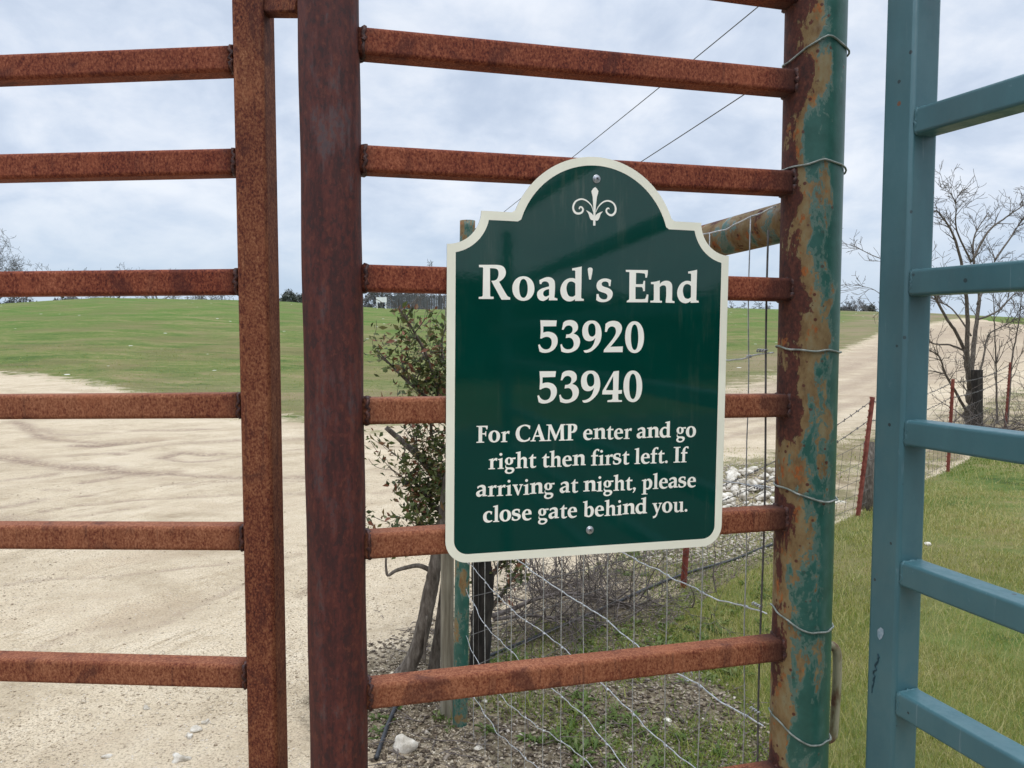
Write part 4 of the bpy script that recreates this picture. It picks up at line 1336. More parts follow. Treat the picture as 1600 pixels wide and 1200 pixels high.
t_ = (b1 - b0) / np.linalg.norm(b1 - b0)
s_ = np.cross(t_, UPV); s_ /= np.linalg.norm(s_); u_ = np.cross(s_, t_)
V, wv = [], []
n = 110
for i in range(n):
    c = b0 + (b1 - b0) * i / (n - 1)
    for k in range(seg):
        a = 2 * math.pi * k / seg
        V.append(c + (s_ * math.cos(a) + u_ * math.sin(a)) * 0.0345)
        wv.append(0.42 + 0.42 * max(0, math.sin(a)) + 0.3 * min(1, i / 25))
add_mesh('brace_pipe', V, [(i * seg + k, i * seg + (k + 1) % seg, (i + 1) * seg + (k + 1) % seg, (i + 1) * seg + k) for i in range(n - 1) for k in range(seg)],
         M['green'], brace, smooth=True, attrs={'wear': np.array(wv)})

# square timber post beside it
tb = at_y(697.5, 1140, 2.97); tt = at_y(699, 845, 2.97)
mb = MB(); mb.square_tube(tb - UPV * 0.2, tt, (1, 0.25, 0), 0.046, 0.050, 0.006, 2, n=8)
tag(mb.build('timber_post', M['timber'], None, smooth=False), 'short weathered timber post beside the green corner pipe', 'post')

fence = empty('wire_fence', (0.13, 2.1, 0), 'galvanised woven wire fence from the green gate post to the corner pipe', 'wire fence')


def fp(px, py):
    p = on_plane(px, py, FA, FDIR)
    s = (p[:2] - FA) @ FDIR
    return s, p[2]


F_WIRES = [
    [(1216, 316), (1203, 322), (1165, 343), (1127, 361), (1102, 367), (960, 415), (722, 476)],
    [(1213, 550), (1192, 552), (1163, 560), (1137, 563), (950, 578), (722, 574)],
    [(1207, 769), (1190, 762), (1163, 759), (1130, 755), (940, 718), (722, 660)],
    [(1206, 965), (1190, 958), (1146, 945), (1110, 934), (1077, 917), (1020, 889), (969, 863), (840, 797), (722, 735)],
    [(1200, 1143), (1180, 1130), (1137, 1104), (1095, 1075), (1056, 1054), (996, 1011), (965, 987), (933, 960), (876, 925), (840, 900), (809, 876), (722, 812)],
    [(1195, 1300), (1080, 1200), (1014, 1146), (968, 1097), (937, 1068), (888, 1021), (840, 984), (809, 963), (767, 921), (734, 882), (716, 866)],
    [(1190, 1420), (976, 1200), (939, 1152), (905, 1112), (864, 1078), (809, 1030), (758, 979), (719, 907)],
    [(1185, 1530), (909, 1182), (876, 1160), (840, 1137), (815, 1119), (782, 1089), (746, 1038), (707, 948)],
    [(1180, 1640), (860, 1225), (818, 1182), (776, 1146), (741, 1092), (709, 1035)],
    [(1175, 1760), (800, 1260), (752, 1191), (722, 1146), (706, 1101)],
]
wire_tab = []
fv = lambda s, z, o=0.0: np.array([*(FA + FDIR * s + np.array([FDIR[1], -FDIR[0]]) * o), z])
crimps = MB()
stay_s = [0.055 + 0.128 * i + rng.uniform(-0.004, 0.004) for i in range(13)]
for wi, pts in enumerate(F_WIRES):
    sz = sorted(fp(*p) for p in pts)
    S = np.array([a for a, b in sz]); Z = np.array([b for a, b in sz])
    ss = np.arange(max(S[0], 0.0), min(S[-1], FLEN), 0.012)
    zs = np.interp(ss, S, Z)
    k = np.ones(5) / 5
    zs = np.convolve(np.pad(zs, 2, mode='edge'), k, 'valid')
    zs = zs + 0.0026 * fbm(ss * 9 + wi * 7, ss * 0 + wi, 3, 5) * 2 + 0.0022 * np.abs(np.sin(ss * math.pi / 0.128 + wi)) + 0.0006 * np.sin(ss * 130 + wi * 2)
    wire_tab.append((ss, zs))
    P = np.array([fv(a, b, 0.002 + 0.0025 * math.sin(a * 49 + wi)) for a, b in zip(ss, zs)])
    mb = MB(); mb.tube(P, 0.00155 if wi in (0, 4, 9) else 0.00135, 6)
    mb.build('line_wire', M['wire'], fence, smooth=True)
for i, s0 in enumerate(stay_s):
    zt = float(np.interp(s0, *wire_tab[0]))
    zb = float(np.interp(s0, *wire_tab[-1]))
    lean = rng.uniform(-0.012, 0.012)
    zz_ = np.linspace(zb, zt, 26)
    P = [fv(s0 + lean * (z_ - 1.0) + 0.002 * math.sin(z_ * 21 + i * 2), z_, -0.001) for z_ in zz_]
    mb = MB(); mb.tube(P, 0.00115, 6)
    mb.build('stay_wire', M['wire'], fence, smooth=True)
    for ss, zs in wire_tab[1:]:
        if ss[0] < s0 < ss[-1]:
            z_ = float(np.interp(s0, ss, zs))
            c = fv(s0 + lean * (z_ - 1.0), z_, 0.001)
            crimps.tube([c - v3(FDIR * 0.0055, 0), c, c + v3(FDIR * 0.0055, 0)], [0.0022, 0.0031, 0.0022], 6)
co = crimps.build('wire_knots', M['wire'], fence, smooth=True)
co['kind'] = 'stuff'
# end wire down the gate post, with loose tails
P = [fv(0.012 + 0.003 * math.sin(z_ * 9), z_) for z_ in np.linspace(0.5, 1.68, 30)]
mb = MB(); mb.tube(P, 0.0018, 6); mb.build('stay_wire', M['wire_dark'], fence, smooth=True)
for zt_, k in ((EYE - 0.024, 1), (EYE - 0.263, 1), (EYE - 0.47, 0), (EYE - 0.66, 0)):
    P = []
    for i in range(28):
        a = i * 0.9
        P.append(fv(0.012 + i * 0.0009, zt_ + 0.0024 * math.sin(a), 0.0024 * math.cos(a)))
    mb = MB(); mb.tube(P, 0.0013, 5); mb.build('wire_tie', M['wire'], fence, smooth=True)
# a few curled wire tails
for (px, py, Y) in ((826, 876, 2.2), (1074, 1056, 1.55)):
    c = at_y(px, py, Y)
    P = [c + np.array([0.011 * math.cos(a) * (1 - a / 14), 0.0, 0.011 * math.sin(a)]) for a in np.linspace(0, 5.2, 18)]
    mb = MB(); mb.tube(P, 0.0013, 5); mb.build('wire_tie', M['wire'], fence, smooth=True)

# ------------------------------------------------------------------ red stakes, barbed wire and the far woven fence
STK = [((1065, 918), (1076, 775)), ((1338, 806), (1361, 620)), ((1479, 737), (1487, 592)), ((1569, 672), (1577, 566))]
stk_top, stk_bot = [], []
SLAB = ['red steel stake seen below the right end of the green sign', 'tall red steel stake leaning right between the green post and the blue gate',
        'red steel stake standing in front of the bare tree, left of its trunk', 'red steel stake among the saplings right of the bare tree']
fdir2 = np.array([0.70, 0.71, 0])
for k, (b, t) in enumerate(STK):
    g = ground_pt(*b)
    top = at_y(t[0], t[1], g[1])
    stk_top.append(top); stk_bot.append(g)
    st = empty('fence_stake', g, SLAB[k], 'fence stake', 'red fence stakes along the road')
    ax = (top - g) / np.linalg.norm(top - g)
    g2 = g - ax * 0.25
    sd = np.cross(ax, fdir2); sd /= np.linalg.norm(sd)
    wd = np.cross(sd, ax)
    wv_ = 0.033 if k else 0.032
    # T section: flange and web in one piece
    prof = [(-0.5, 0), (0.5, 0), (0.5, 0.13), (0.09, 0.16), (0.09, 0.95), (-0.09, 0.95), (-0.09, 0.16), (-0.5, 0.13)]
    mb = MB()
    mb.loft([[c + wd * a * wv_ - sd * b_ * wv_ for a, b_ in prof] for c in (g2, top)])
    L = float(np.linalg.norm(top - g))
    for i in range(int(L / 0.055)):
        c = g + ax * (0.06 + i * 0.055) + sd * 0.003
        mb.box(c, (0.012, 0.012, 0.016))
    mb.build('shaft', M['tpost'], st)


def strand(fr, name, label, group, barbs, rad, mat, end=None):
    root = empty(name, stk_bot[0], label, 'barbed wire' if barbs else 'wire', group)
    P0 = np.array([CP[0], CP[1], 0.0]); P0[2] = gz(*CP) + fr * 1.15
    pts = [P0] + [b + (t - b) * fr for b, t in zip(stk_bot, stk_top)]
    far = pts[-1] + (pts[-1] - pts[-2]) * 1.4
    far[2] = gz(far[0], far[1]) + fr * 1.1
    pts.append(far)
    Q = []
    for a, b in zip(pts[:-1], pts[1:]):
        for i in range(24):
            t = i / 24
            q = a + (b - a) * t
            q = q - UPV * 0.06 * 4 * t * (1 - t) * (0.4 if not barbs else 1)
            Q.append(q)
    Q.append(pts[-1])
    Q = np.array(Q)
    mb = MB(); mb.tube(Q, rad, 5)
    mb.build('line_wire', mat, root, smooth=True)
    if barbs:
        bm_ = MB()
        d = np.concatenate([[0], np.cumsum(np.linalg.norm(np.diff(Q, axis=0), axis=1))])
        for s in np.arange(0.05, min(d[-1], 13), 0.125):
            c = np.array([np.interp(s, d, Q[:, k]) for k in range(3)])
            for _ in range(2):
                v = rng.normal(size=3); v /= np.linalg.norm(v)
                bm_.tube([c - v * 0.014, c + v * 0.014], rad * 0.9, 4)
        bo = bm_.build('barbs', mat, root)
        bo['kind'] = 'stuff'
    return root


strand(0.96, 'barbed_wire', 'topmost barbed strand strung between the red stakes', 'barbed strands on the red stakes', True, 0.0030, M['wire_dark'])
strand(0.80, 'barbed_wire', 'second barbed strand, just below the topmost one on the red stakes', 'barbed strands on the red stakes', True, 0.0030, M['wire_dark'])
ff = empty('woven_fence', stk_bot[1], 'low woven wire mesh strung along the red stakes', 'wire fence')
pts = [np.array([CP[0], CP[1], gz(*CP)])] + stk_bot
tops = [np.array([CP[0], CP[1], gz(*CP) + 1.1])] + stk_top
for fr in (0.08, 0.19, 0.31, 0.45, 0.62):
    Q = np.array([a + (t - a) * fr for a, t in zip(pts, tops)])
    mb = MB(); mb.tube(Q, 0.0019, 4); mb.build('line_wire', M['wire_dark'], ff)
for a, b, ta, tb_ in zip(pts[:-1], pts[1:], tops[:-1], tops[1:]):
    L = np.linalg.norm(b - a)
    for i in range(int(L / 0.17)):
        t = (i + 0.5) / int(L / 0.17)
        q, qt = a + (b - a) * t, ta + (tb_ - ta) * t
        mb = MB(); mb.tube([q + (qt - q) * 0.03, q + (qt - q) * 0.62], 0.0014, 4); mb.build('stay_wire', M['wire_dark'], ff)

# ------------------------------------------------------------------ cables and the pole behind the sign
pole_y = 34.0
pb = at_y(752, 500, pole_y); pb[2] = gz(pb[0], pb[1])
ptp = at_y(752, 346, pole_y)
pole = empty('utility_pole', pb, 'wooden utility pole far behind the green sign, holding the two cables', 'utility pole')
mb = MB(); mb.tube([pb - UPV * 0.5, ptp], [0.13, 0.10], 12); mb.build('shaft', M['timber'], pole, smooth=True)
mb = MB(); mb.box(ptp - UPV * 0.35, (1.2, 0.1, 0.1)); mb.build('crossarm', M['timber'], pole)
for (a, b, lab) in (((1300, -85), (756, 356), 'upper overhead cable slanting down to the top of the sign'), ((1262, 82), (756, 408), 'lower overhead cable slanting down behind the sign arch')):
    A_, B_ = at_y(a[0], a[1], 13.0), at_y(b[0], b[1], pole_y - 0.2)
    # control point that keeps the drawn line where the photograph has it
    Q = []
    for i in range(40):
        t = i / 39
        px, py = a[0] + (b[0] - a[0]) * t, a[1] + (b[1] - a[1]) * t + 3 * math.sin(math.pi * t)
        Y = 1 / ((1 - t) / 13.0 + t / (pole_y - 0.2))
        Q.append(at_y(px, py, Y))
    far_up = Q[0] + (Q[0] - Q[1]) * 30
    mb = MB(); mb.tube(np.array(([far_up] if a[1] < 0 else []) + Q), 0.0105, 6)
    tag(mb.build('overhead_cable', M['wire_dark'], None, smooth=True), lab, 'cable', 'overhead cables')

# the near end of the lower cable: a slim pole standing behind the green post
pt_ = at_y(1262, 74, 13.0)
pb_ = at_y(1258, 640, 13.0); pb_[0] = pt_[0]; pb_[2] = gz(pb_[0], pb_[1])
near = empty('utility_pole', pb_, 'slim wooden pole behind the green gate post, where the lower cable ends', 'utility pole')
mb = MB(); mb.tube([pb_ - UPV * 0.5, pt_], [0.12, 0.09], 12); mb.build('shaft', M['timber'], near, smooth=True)


# ------------------------------------------------------------------ vegetation
def rvec():
    v = rng.normal(size=3)
    return v / np.linalg.norm(v)


def grow(mb, p, d, length, r0, depth, spread=0.6, up=0.1, kids=3, seg=5, wig=0.18, rmin=0.002, tips=None):
    """one branch and its twigs"""
    n = 5
    pts, rad = [np.array(p)], [r0]
    d = np.array(d) / np.linalg.norm(d)
    for i in range(n):
        d = d + rvec() * wig + UPV * up * 0.3
        d /= np.linalg.norm(d)
        pts.append(pts[-1] + d * length / n)
        rad.append(max(rmin, r0 * (1 - 0.75 * (i + 1) / n)))
    mb.tube(pts, rad, seg, cap=False)
    if tips is not None:
        tips.append(pts[-1]); tips.append(pts[3])
    if depth <= 0:
        return
    for k in range(kids):
        j = rng.integers(1, n + 1)
        a = rvec()
        a = a - d * (a @ d)
        a /= np.linalg.norm(a)
        nd = d * (1 - spread * 0.5) + a * spread + UPV * up
        grow(mb, pts[j], nd, length * rng.uniform(0.45, 0.72), max(rmin, rad[j] * 0.65), depth - 1, spread, up, kids, max(3, seg - 1), wig, rmin, tips)


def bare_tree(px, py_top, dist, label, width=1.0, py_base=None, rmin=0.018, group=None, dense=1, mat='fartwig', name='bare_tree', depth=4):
    b = at_y(px, 480, dist)
    b[2] = gz(b[0], b[1])
    t = at_y(px, py_top, dist)
    h = t[2] - b[2]
    root = empty(name, b, label, 'tree', group)
    mb = MB()
    mb.tube([b - UPV * 0.3, b + UPV * h * 0.18, b + np.array([0.03 * h * rng.normal(), 0, h * 0.38])], [h * 0.035, h * 0.026, h * 0.018], 7)
    mb.build('trunk', M[mat], root, smooth=True)
    mb = MB()
    for i in range(int(6 * dense)):
        a = rng.uniform(0, 2 * math.pi)
        el = rng.uniform(0.25, 1.3)
        d = np.array([math.cos(a) * math.cos(el) * width, math.sin(a) * math.cos(el) * width, math.sin(el)])
        grow(mb, b + UPV * h * rng.uniform(0.2, 0.4), d, h * rng.uniform(0.30, 0.46), h * 0.013, depth, 0.75, 0.05, 3, 4, 0.22, rmin)
    V = mb.verts()
    # settle the crown on its measured height
    zmax = V[:, 2].max()
    k = (t[2] - b[2]) / (zmax - b[2])
    V = b + (V - b) * np.array([k, k, k])
    add_mesh('crown', V, mb.f, M[mat], root)
    return root


TREES = [(-14, 346, 106, 'big bare tree at the left edge, behind the top of the hill', 0.75, 3.2, 'big'),
         (100, 412, 128, 'small bare tree showing its top above the hill, left of the other far crowns', 1.3, 1, ''),
         (182, 409, 120, 'small bare tree showing above the middle of the green hill', 1.0, 1, ''),
         (246, 416, 132, 'low bare tree crown just clearing the rail, right of the hill middle', 1.5, 1, ''),
         (312, 436, 110, 'bare tree whose trunk shows under the rusty gate rail', 1.2, 1, ''),
         (345, 432, 112, 'bare tree beside the rusty gate upright, trunk showing under the rail', 1.2, 1, ''),
         (596, 432, 98, 'grey bare tree behind the white board on the crest', 1.3, 1.3, ''),
         (628, 428, 96, 'grey bare tree behind the board fence, beside the reddish shrub', 1.3, 1.3, ''),
         (655, 430, 99, 'grey bare tree in the thick of the board fence grove', 1.3, 1.3, ''),
         (688, 404, 94, 'tallest bare tree of the grove, just left of the sign', 1.1, 1.5, ''),
         (1150, 466, 110, 'thin bare tree on the skyline right of the sign', 1.6, 1, ''),
         (1186, 470, 112, 'thin bare tree on the skyline left of the green post', 1.6, 1, ''),
         (1336, 459, 104, 'spreading bare oak on the skyline between the green post and the blue gate', 1.7, 1.6, '')]
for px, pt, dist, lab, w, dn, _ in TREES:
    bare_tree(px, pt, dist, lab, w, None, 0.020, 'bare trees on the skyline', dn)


def far_bush(px, pt, dist, wpx, label, kind='fargreen'):
    b = at_y(px, 480, dist); b[2] = gz(b[0], b[1])
    t = at_y(px, pt, dist)
    h = t[2] - b[2]
    w = wpx / FPX * dist / 2
    n = 1500
    c = rng.normal(size=(n, 3)); c /= np.linalg.norm(c, axis=1)[:, None]
    c *= rng.uniform(0.35, 1, n)[:, None] ** 0.5
    lump = 1 + 0.35 * fbm(c[:, 0] * 3 + px, c[:, 2] * 3, 3, 5)
    c = c * lump[:, None] * np.array([w, w * 0.8, h * 0.5])
    c[:, 2] = np.maximum(c[:, 2] + h * 0.5, 0.0)
    s = 0.14
    V = (b + c)[:, None, :] + rng.normal(size=(n, 3, 3)) * s
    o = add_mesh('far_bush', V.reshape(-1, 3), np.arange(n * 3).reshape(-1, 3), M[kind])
    tag(o, label, 'bush', 'bushes on the skyline')


for a in ((452, 454, 100, 30, 'dark evergreen bush seen in the gap between gate upright and pipe post'), (470, 459, 102, 26, 'lower evergreen bush in the gap, close to the dark pipe post'),
          (1322, 479, 106, 34, 'low evergreen scrub under the bare oak on the skyline'), (1358, 476, 108, 26, 'evergreen scrub right of the bare oak, beside the blue gate'),
          (30, 462, 110, 60, 'long grey thicket at the foot of the big left tree', 'fartwig'), (110, 463, 112, 70, 'grey thicket under the small left tree', 'fartwig'),
          (585, 455, 104, 40, 'grey thicket behind the white board', 'fartwig'), (640, 450, 104, 60, 'grey thicket behind the board fence', 'fartwig')):
    far_bush(*a)

# grey board fence and small white board far up by the crest
mb = MB()
for i in range(46):
    px = 604 + i * 2.6
    b = at_y(px, 486, 79.0)
    z0 = gz(b[0], b[1])
    hh = (at_y(px, 462 + 1.2 * math.sin(i * 1.7), 79.0)[2] - z0)
    mb.box((b[0], b[1], z0 + hh / 2 - 0.1), (0.145, 0.03, hh + 0.2))
tag(mb.build('board_fence', mat_simple('silvered_boards', [(0.05, 0.052, 0.055), (0.11, 0.11, 0.11)], 3.0, 0.95, stretch=(1, 1, 0.1), bmp=0), None), 'far grey board fence on the crest left of the sign', 'fence')
c = at_y(596, 469, 70.0); c[2] = gz(c[0], c[1])
wb = empty('notice_board', c, 'small white board on two legs far away on the hill crest', 'board')
tp = at_y(596, 464.5, 70.0)[2]
mb = MB(); mb.box((c[0], c[1], tp - 0.22), (0.95, 0.05, 0.46)); mb.build('board', M['white'], wb)
for s in (-0.4, 0.4):
    mb = MB(); mb.box((c[0] + s, c[1], (c[2] + tp - 0.45) / 2 - 0.1), (0.07, 0.05, tp - 0.45 - c[2] + 0.2)); mb.build('leg', M['white'], wb)


def traced_tree(name, label, cat, base_px, limbs, Y, mat_trunk, mat_twig, twig_len, twigs_per, depth, ytw=0.25, group=None, rmin=0.003, kids=3):
    """tree whose main limbs were read off the photograph; twigs grow from them"""
    g = ground_pt(*base_px) if Y is None else at_y(base_px[0], base_px[1], Y)
    Y = g[1]
    root = empty(name, g, label, cat, group)
    tr, tw = MB(), MB()
    for li, (pts, r0, r1, off) in enumerate(limbs):
        P = []
        n = len(pts)
        for i, (x, y) in enumerate(pts):
            P.append(at_y(x, y, Y + off * i / max(1, n - 1)))
        P = smoothpath(P, 6)
        P = P + rng.normal(size=P.shape) * r1 * 0.5
        rad = np.linspace(r0, r1, len(P))
        (tr if r0 > 0.03 else tw).tube(P, rad, 9 if r0 > 0.03 else 6)
        for k in range(twigs_per):
            j = int(rng.integers(len(P) // 3, len(P)))
            d = P[min(j + 1, len(P) - 1)] - P[max(j - 1, 0)]
            d = d / (np.linalg.norm(d) + 1e-9) + rvec() * 0.75
            d[1] *= 0.8
            grow(tw, P[j], d, twig_len * rng.uniform(0.5, 1.2), min(rad[j] * 0.6, 0.009), depth, 0.7, ytw, kids, 5, 0.2, rmin)
    if tr.n:
        tr.build('trunk', M[mat_trunk], root, smooth=True)
    tw.build('branches', M[mat_twig], root, smooth=True)
    return root, Y


def zz6(pts):
    return [(1320 + x / 2.857, 280 + y / 2.857) for x, y in pts]


BT = [(zz6([(565, 1105), (562, 1000), (560, 900), (545, 790)]), 0.0819, 0.0525, 0.0),
      (zz6([(560, 900), (546, 790), (548, 640), (540, 510), (520, 370), (480, 240), (420, 150), (395, 140)]), 0.0429, 0.0056, -0.6),
      (zz6([(560, 880), (572, 780), (590, 620), (600, 500), (575, 360), (580, 250), (640, 150)]), 0.0429, 0.0056, 0.7),
      (zz6([(568, 365), (640, 235), (720, 170), (800, 115), (860, 70)]), 0.0203, 0.0042, 0.4),
      (zz6([(550, 800), (500, 690), (460, 630), (410, 540), (385, 480), (330, 400), (250, 370), (160, 355), (20, 290)]), 0.0281, 0.0042, -0.5),
      (zz6([(545, 770), (470, 740), (400, 735), (340, 700), (250, 620), (150, 505), (50, 470)]), 0.0187, 0.0035, 0.5),
      (zz6([(598, 625), (680, 590), (760, 510), (830, 440)]), 0.0187, 0.0042, 0.3),
      (zz6([(566, 370), (500, 230), (495, 110), (470, 60)]), 0.0172, 0.0035, -0.4),
      (zz6([(670, 362), (740, 260), (800, 170), (850, 120)]), 0.0172, 0.0035, 0.4),
      (zz6([(590, 560), (670, 365)]), 0.0218, 0.0140, 0.4),
      (zz6([(552, 1050), (500, 960), (450, 870), (420, 790), (370, 760), (300, 700)]), 0.0265, 0.0042, -0.6),
      (zz6([(575, 950), (610, 840), (640, 700), (700, 660), (770, 620)]), 0.0218, 0.0042, 0.6),
      (zz6([(565, 700), (480, 580), (400, 545), (350, 545)]), 0.0156, 0.0035, 0.6)]
bt, BTY = traced_tree('bare_tree', 'many-branched leafless tree standing by the road behind the blue gate', 'tree', (1518, 668), BT, None, 'bark', 'bark', 0.36, 15, 2, 0.05, rmin=0.0030)
print('bare tree depth', BTY)

# flat-topped dark post leaning on the trunk
st0 = at_y(1527, 668, BTY - 0.25); st1 = at_y(1526.5, 578, BTY - 0.25)
mb = MB(); mb.square_tube(st0 - UPV * 0.1, st1, (1, 0.3, 0), 0.125, 0.12, 0.01, 2)
tag(mb.build('dark_post', M['bark_dark'], None), 'dark square-topped wooden post right against the bare tree trunk', 'post')
for lab, base, limbs in (('thin leafless sapling directly right of the bare tree', (1557, 672), [(zz6([(680, 1120), (678, 960), (674, 800), (668, 650), (662, 500)]), 0.022, 0.005, 0.1)]),
                         ('leafless sapling leaning right at the edge of the photo', (1572, 672), [(zz6([(722, 1115), (735, 950), (750, 780), (780, 620), (792, 480)]), 0.024, 0.005, 0.2)])):
    traced_tree('sapling', lab, 'sapling', base, limbs, BTY + 0.5, 'bark', 'bark', 0.5, 9, 1, 0.3, 'bare saplings', rmin=0.004)


def brush(name, label, cx_px, n, spread, length, depth, r, mat, zup=0.3, group=None, squash=0.6):
    g = ground_pt(*cx_px)
    mb = MB()
    for i in range(n):
        p = g + np.array([rng.normal() * spread, rng.normal() * spread * 0.6, 0])
        p[2] = gz(p[0], p[1]) + abs(rng.normal()) * 0.04
        mb.tube([g + UPV * 0.01, (g + p) / 2 + UPV * 0.015, p], r * 0.4, 4)
        d = rvec(); d[2] = abs(d[2]) * squash + zup * 0.3
        grow(mb, p, d, length * rng.uniform(0.5, 1.2), r * rng.uniform(0.5, 1.1), depth, 0.8, 0.02, 3, 4, 0.3, r * 0.22)
    return tag(mb.build(name, M[mat], None, smooth=True), label, 'brush', group)


brush('brush_heap', 'tangled dead brush heap at the right edge under the bare saplings', (1600, 676), 26, 0.55, 0.85, 2, 0.012, 'twig')
brush('brush_clump', 'dry leafless clump around the foot of the bare tree', (1545, 680), 14, 0.4, 0.5, 2, 0.008, 'twig')
# dark weathered stump behind the leaning stake
g = ground_pt(1357, 796)
mb = MB()
top = at_y(1357, 690, g[1] + 0.1)
mb.tube([g - UPV * 0.1, g + (top - g) * 0.3, g + (top - g) * 0.62, top], [0.085, 0.062, 0.058, 0.042], 10, jitter=0.22)
tag(mb.build('tree_stump', M['bark'], None, smooth=True), 'dark ragged tree stump behind the leaning red stake', 'stump')


# ---- leafy shrub behind the panel and sign
SY = 3.22
leaf_top = at_y(650, 484, SY)[2]


def leaf_mesh(C, n_each, spread, size, tint_fn, droop=0.0, elong=2.2):
    """pointed leaves: 4 vertices, folded along the midrib"""
    V, T = [], []
    for c, sp, k in C:
        for _ in range(k):
            p = np.array(c) + np.clip(rng.normal(size=3), -1.7, 1.7) * np.array(sp)
            if p[2] > leaf_top:
                continue
            V.append(p)
    V = np.array(V)
    n = len(V)
    d = rng.normal(size=(n, 3)); d[:, 2] = d[:, 2] * 0.7 + 0.25 - droop
    d /= np.linalg.norm(d, axis=1)[:, None]
    s = rng.normal(size=(n, 3)); s -= d * (s * d).sum(1)[:, None]; s /= np.linalg.norm(s, axis=1)[:, None]
    nn = np.cross(d, s)
    L = size * rng.uniform(0.55, 1.35, n)[:, None]
    W = L / elong
    A = V
    B1 = V + d * L * 0.5 + s * W * 0.5 + nn * W * 0.15
    B2 = V + d * L * 0.5 - s * W * 0.5 + nn * W * 0.15
    E_ = V + d * L - nn * L * 0.12
    Q = np.stack([A, B1, E_, B2], 1).reshape(-1, 3)
    idx = np.arange(n)[:, None] * 4
    F = np.concatenate([idx + np.array([0, 1, 2]), idx + np.array([0, 2, 3])])
    t = np.clip(tint_fn(n), 0, 1)
    return Q, F, np.repeat(t, 4)


shrub = empty('leafy_shrub', at_y(748, 1105, SY), 'reddish-green leafy shrub with a black trunk behind the panel and sign', 'shrub')
mb = MB()
P = [at_y(x, y, SY) for x, y in ((744, 1140), (745, 1090), (750, 1000), (755, 920), (748, 840), (738, 760), (735, 690))]
mb.tube(smoothpath(P, 5), np.interp(np.linspace(0, 1, 31), [0, 0.15, 0.5, 0.8, 1], [0.052, 0.043, 0.045, 0.034, 0.022]), 12, jitter=0.14)
mb.build('trunk', M['bark_dark'], shrub, smooth=True)
mb = MB()
P = [at_y(x, y, SY - 0.12) for x, y in ((622, 1062), (641, 1038), (655, 1003), (663, 970), (670, 935), (677, 900), (682, 868), (690, 825), (694, 780), (700, 730))]
mb.tube(smoothpath(P, 5), np.interp(np.linspace(0, 1, 46), [0, 0.5, 1], [0.034, 0.030, 0.014]), 10, jitter=0.07)
P = [at_y(x, y, SY - 0.12) for x, y in ((676, 893), (655, 884), (635, 887), (618, 892), (606, 899), (603, 886), (603, 872))]
mb.tube(smoothpath(P, 4), np.linspace(0.011, 0.004, 25), 7)
P = [at_y(x, y, SY - 0.05) for x, y in ((668, 1120), (677, 1045), (686, 985), (694, 920), (700, 850), (705, 790))]
mb.tube(smoothpath(P, 4), np.linspace(0.028, 0.012, 21), 9, jitter=0.08)
P = [at_y(x, y, SY - 0.15) for x, y in ((663, 1035), (664, 1010), (666, 985), (667, 962))]
mb.tube(smoothpath(P, 4), 0.006, 6)
mb.build('stem', M['bark'], shrub, smooth=True)
mb = MB()
BR = [[(735, 690), (700, 640), (668, 560), (648, 520), (626, 486)], [(725, 700), (690, 640), (655, 612), (622, 582), (590, 548)], [(720, 690), (700, 600), (690, 540), (700, 500)],
      [(738, 760), (690, 752), (662, 722), (640, 700), (603, 668)], [(738, 800), (690, 780), (655, 765), (622, 752)], [(742, 840), (690, 820), (640, 838), (605, 845)],
      [(735, 720), (680, 690), (672, 660), (655, 655)], [(700, 650), (672, 600), (640, 600), (628, 568)], [(660, 722), (650, 700), (646, 682)], [(740, 720), (780, 620), (800, 560), (830, 540)],
      [(740, 750), (800, 700), (850, 660)], [(738, 700), (745, 600), (750, 540)], [(690, 800), (668, 780), (640, 740), (628, 715)], [(756, 930), (775, 890), (800, 850), (820, 800)],
      [(700, 860), (672, 840), (650, 800)], [(760, 960), (790, 920), (812, 880), (826, 840)]]
clusters = []
for bi, pts in enumerate(BR):
    off = rng.uniform(-0.22, 0.12)
    P = smoothpath([at_y(x, y, SY + off * i / (len(pts) - 1)) for i, (x, y) in enumerate(pts)], 6)
    mb.tube(P, np.linspace(0.011 if bi != 3 else 0.022, 0.0028 if bi != 3 else 0.011, len(P)), 7, jitter=0.05)
    for j in range(len(P) // 4, len(P)):
        if bi in (3,) and j > len(P) * 0.55:
            continue
        clusters.append((P[j], (0.020, 0.03, 0.020), int(rng.integers(2, 5)) + (3 if pts[-1][1] > 690 else 0)))
        if j % 2 == 0:
            d = rvec(); d[2] = abs(d[2]) * 0.6 + 0.2
            tips = []
            grow(mb, P[j], d, rng.uniform(0.08, 0.20), 0.0032, 1, 0.7, 0.2, 2, 4, 0.25, 0.0012, tips)
            for t in tips:
                clusters.append((t, (0.020, 0.02, 0.020), 3))
# thicker foliage close to the trunk
for (x, y, sx, sy, k) in ((692, 580, 14, 34, 220), (672, 605, 22, 14, 110), (688, 740, 18, 48, 300), (664, 790, 22, 32, 290), (640, 835, 24, 16, 110), (650, 760, 26, 30, 120), (676, 700, 18, 22, 50), (700, 640, 16, 40, 45),
                          (630, 505, 13, 16, 22), (650, 535, 12, 12, 16), (612, 574, 14, 10, 16), (760, 680, 50, 90, 260), (820, 620, 40, 60, 100)):
    clusters.append((at_y(x, y, SY - 0.03), (sx / FPX * SY * 0.75, 0.10, sy / FPX * SY * 0.75), k))
mb.build('branches', M['bark'], shrub, smooth=True)
Q, F, T = leaf_mesh(clusters, 0, 0, 0.031, lambda n: rng.beta(1.3, 1.5, n))
add_mesh('foliage', Q, F, M['leaf'], shrub, attrs={'tint': T})

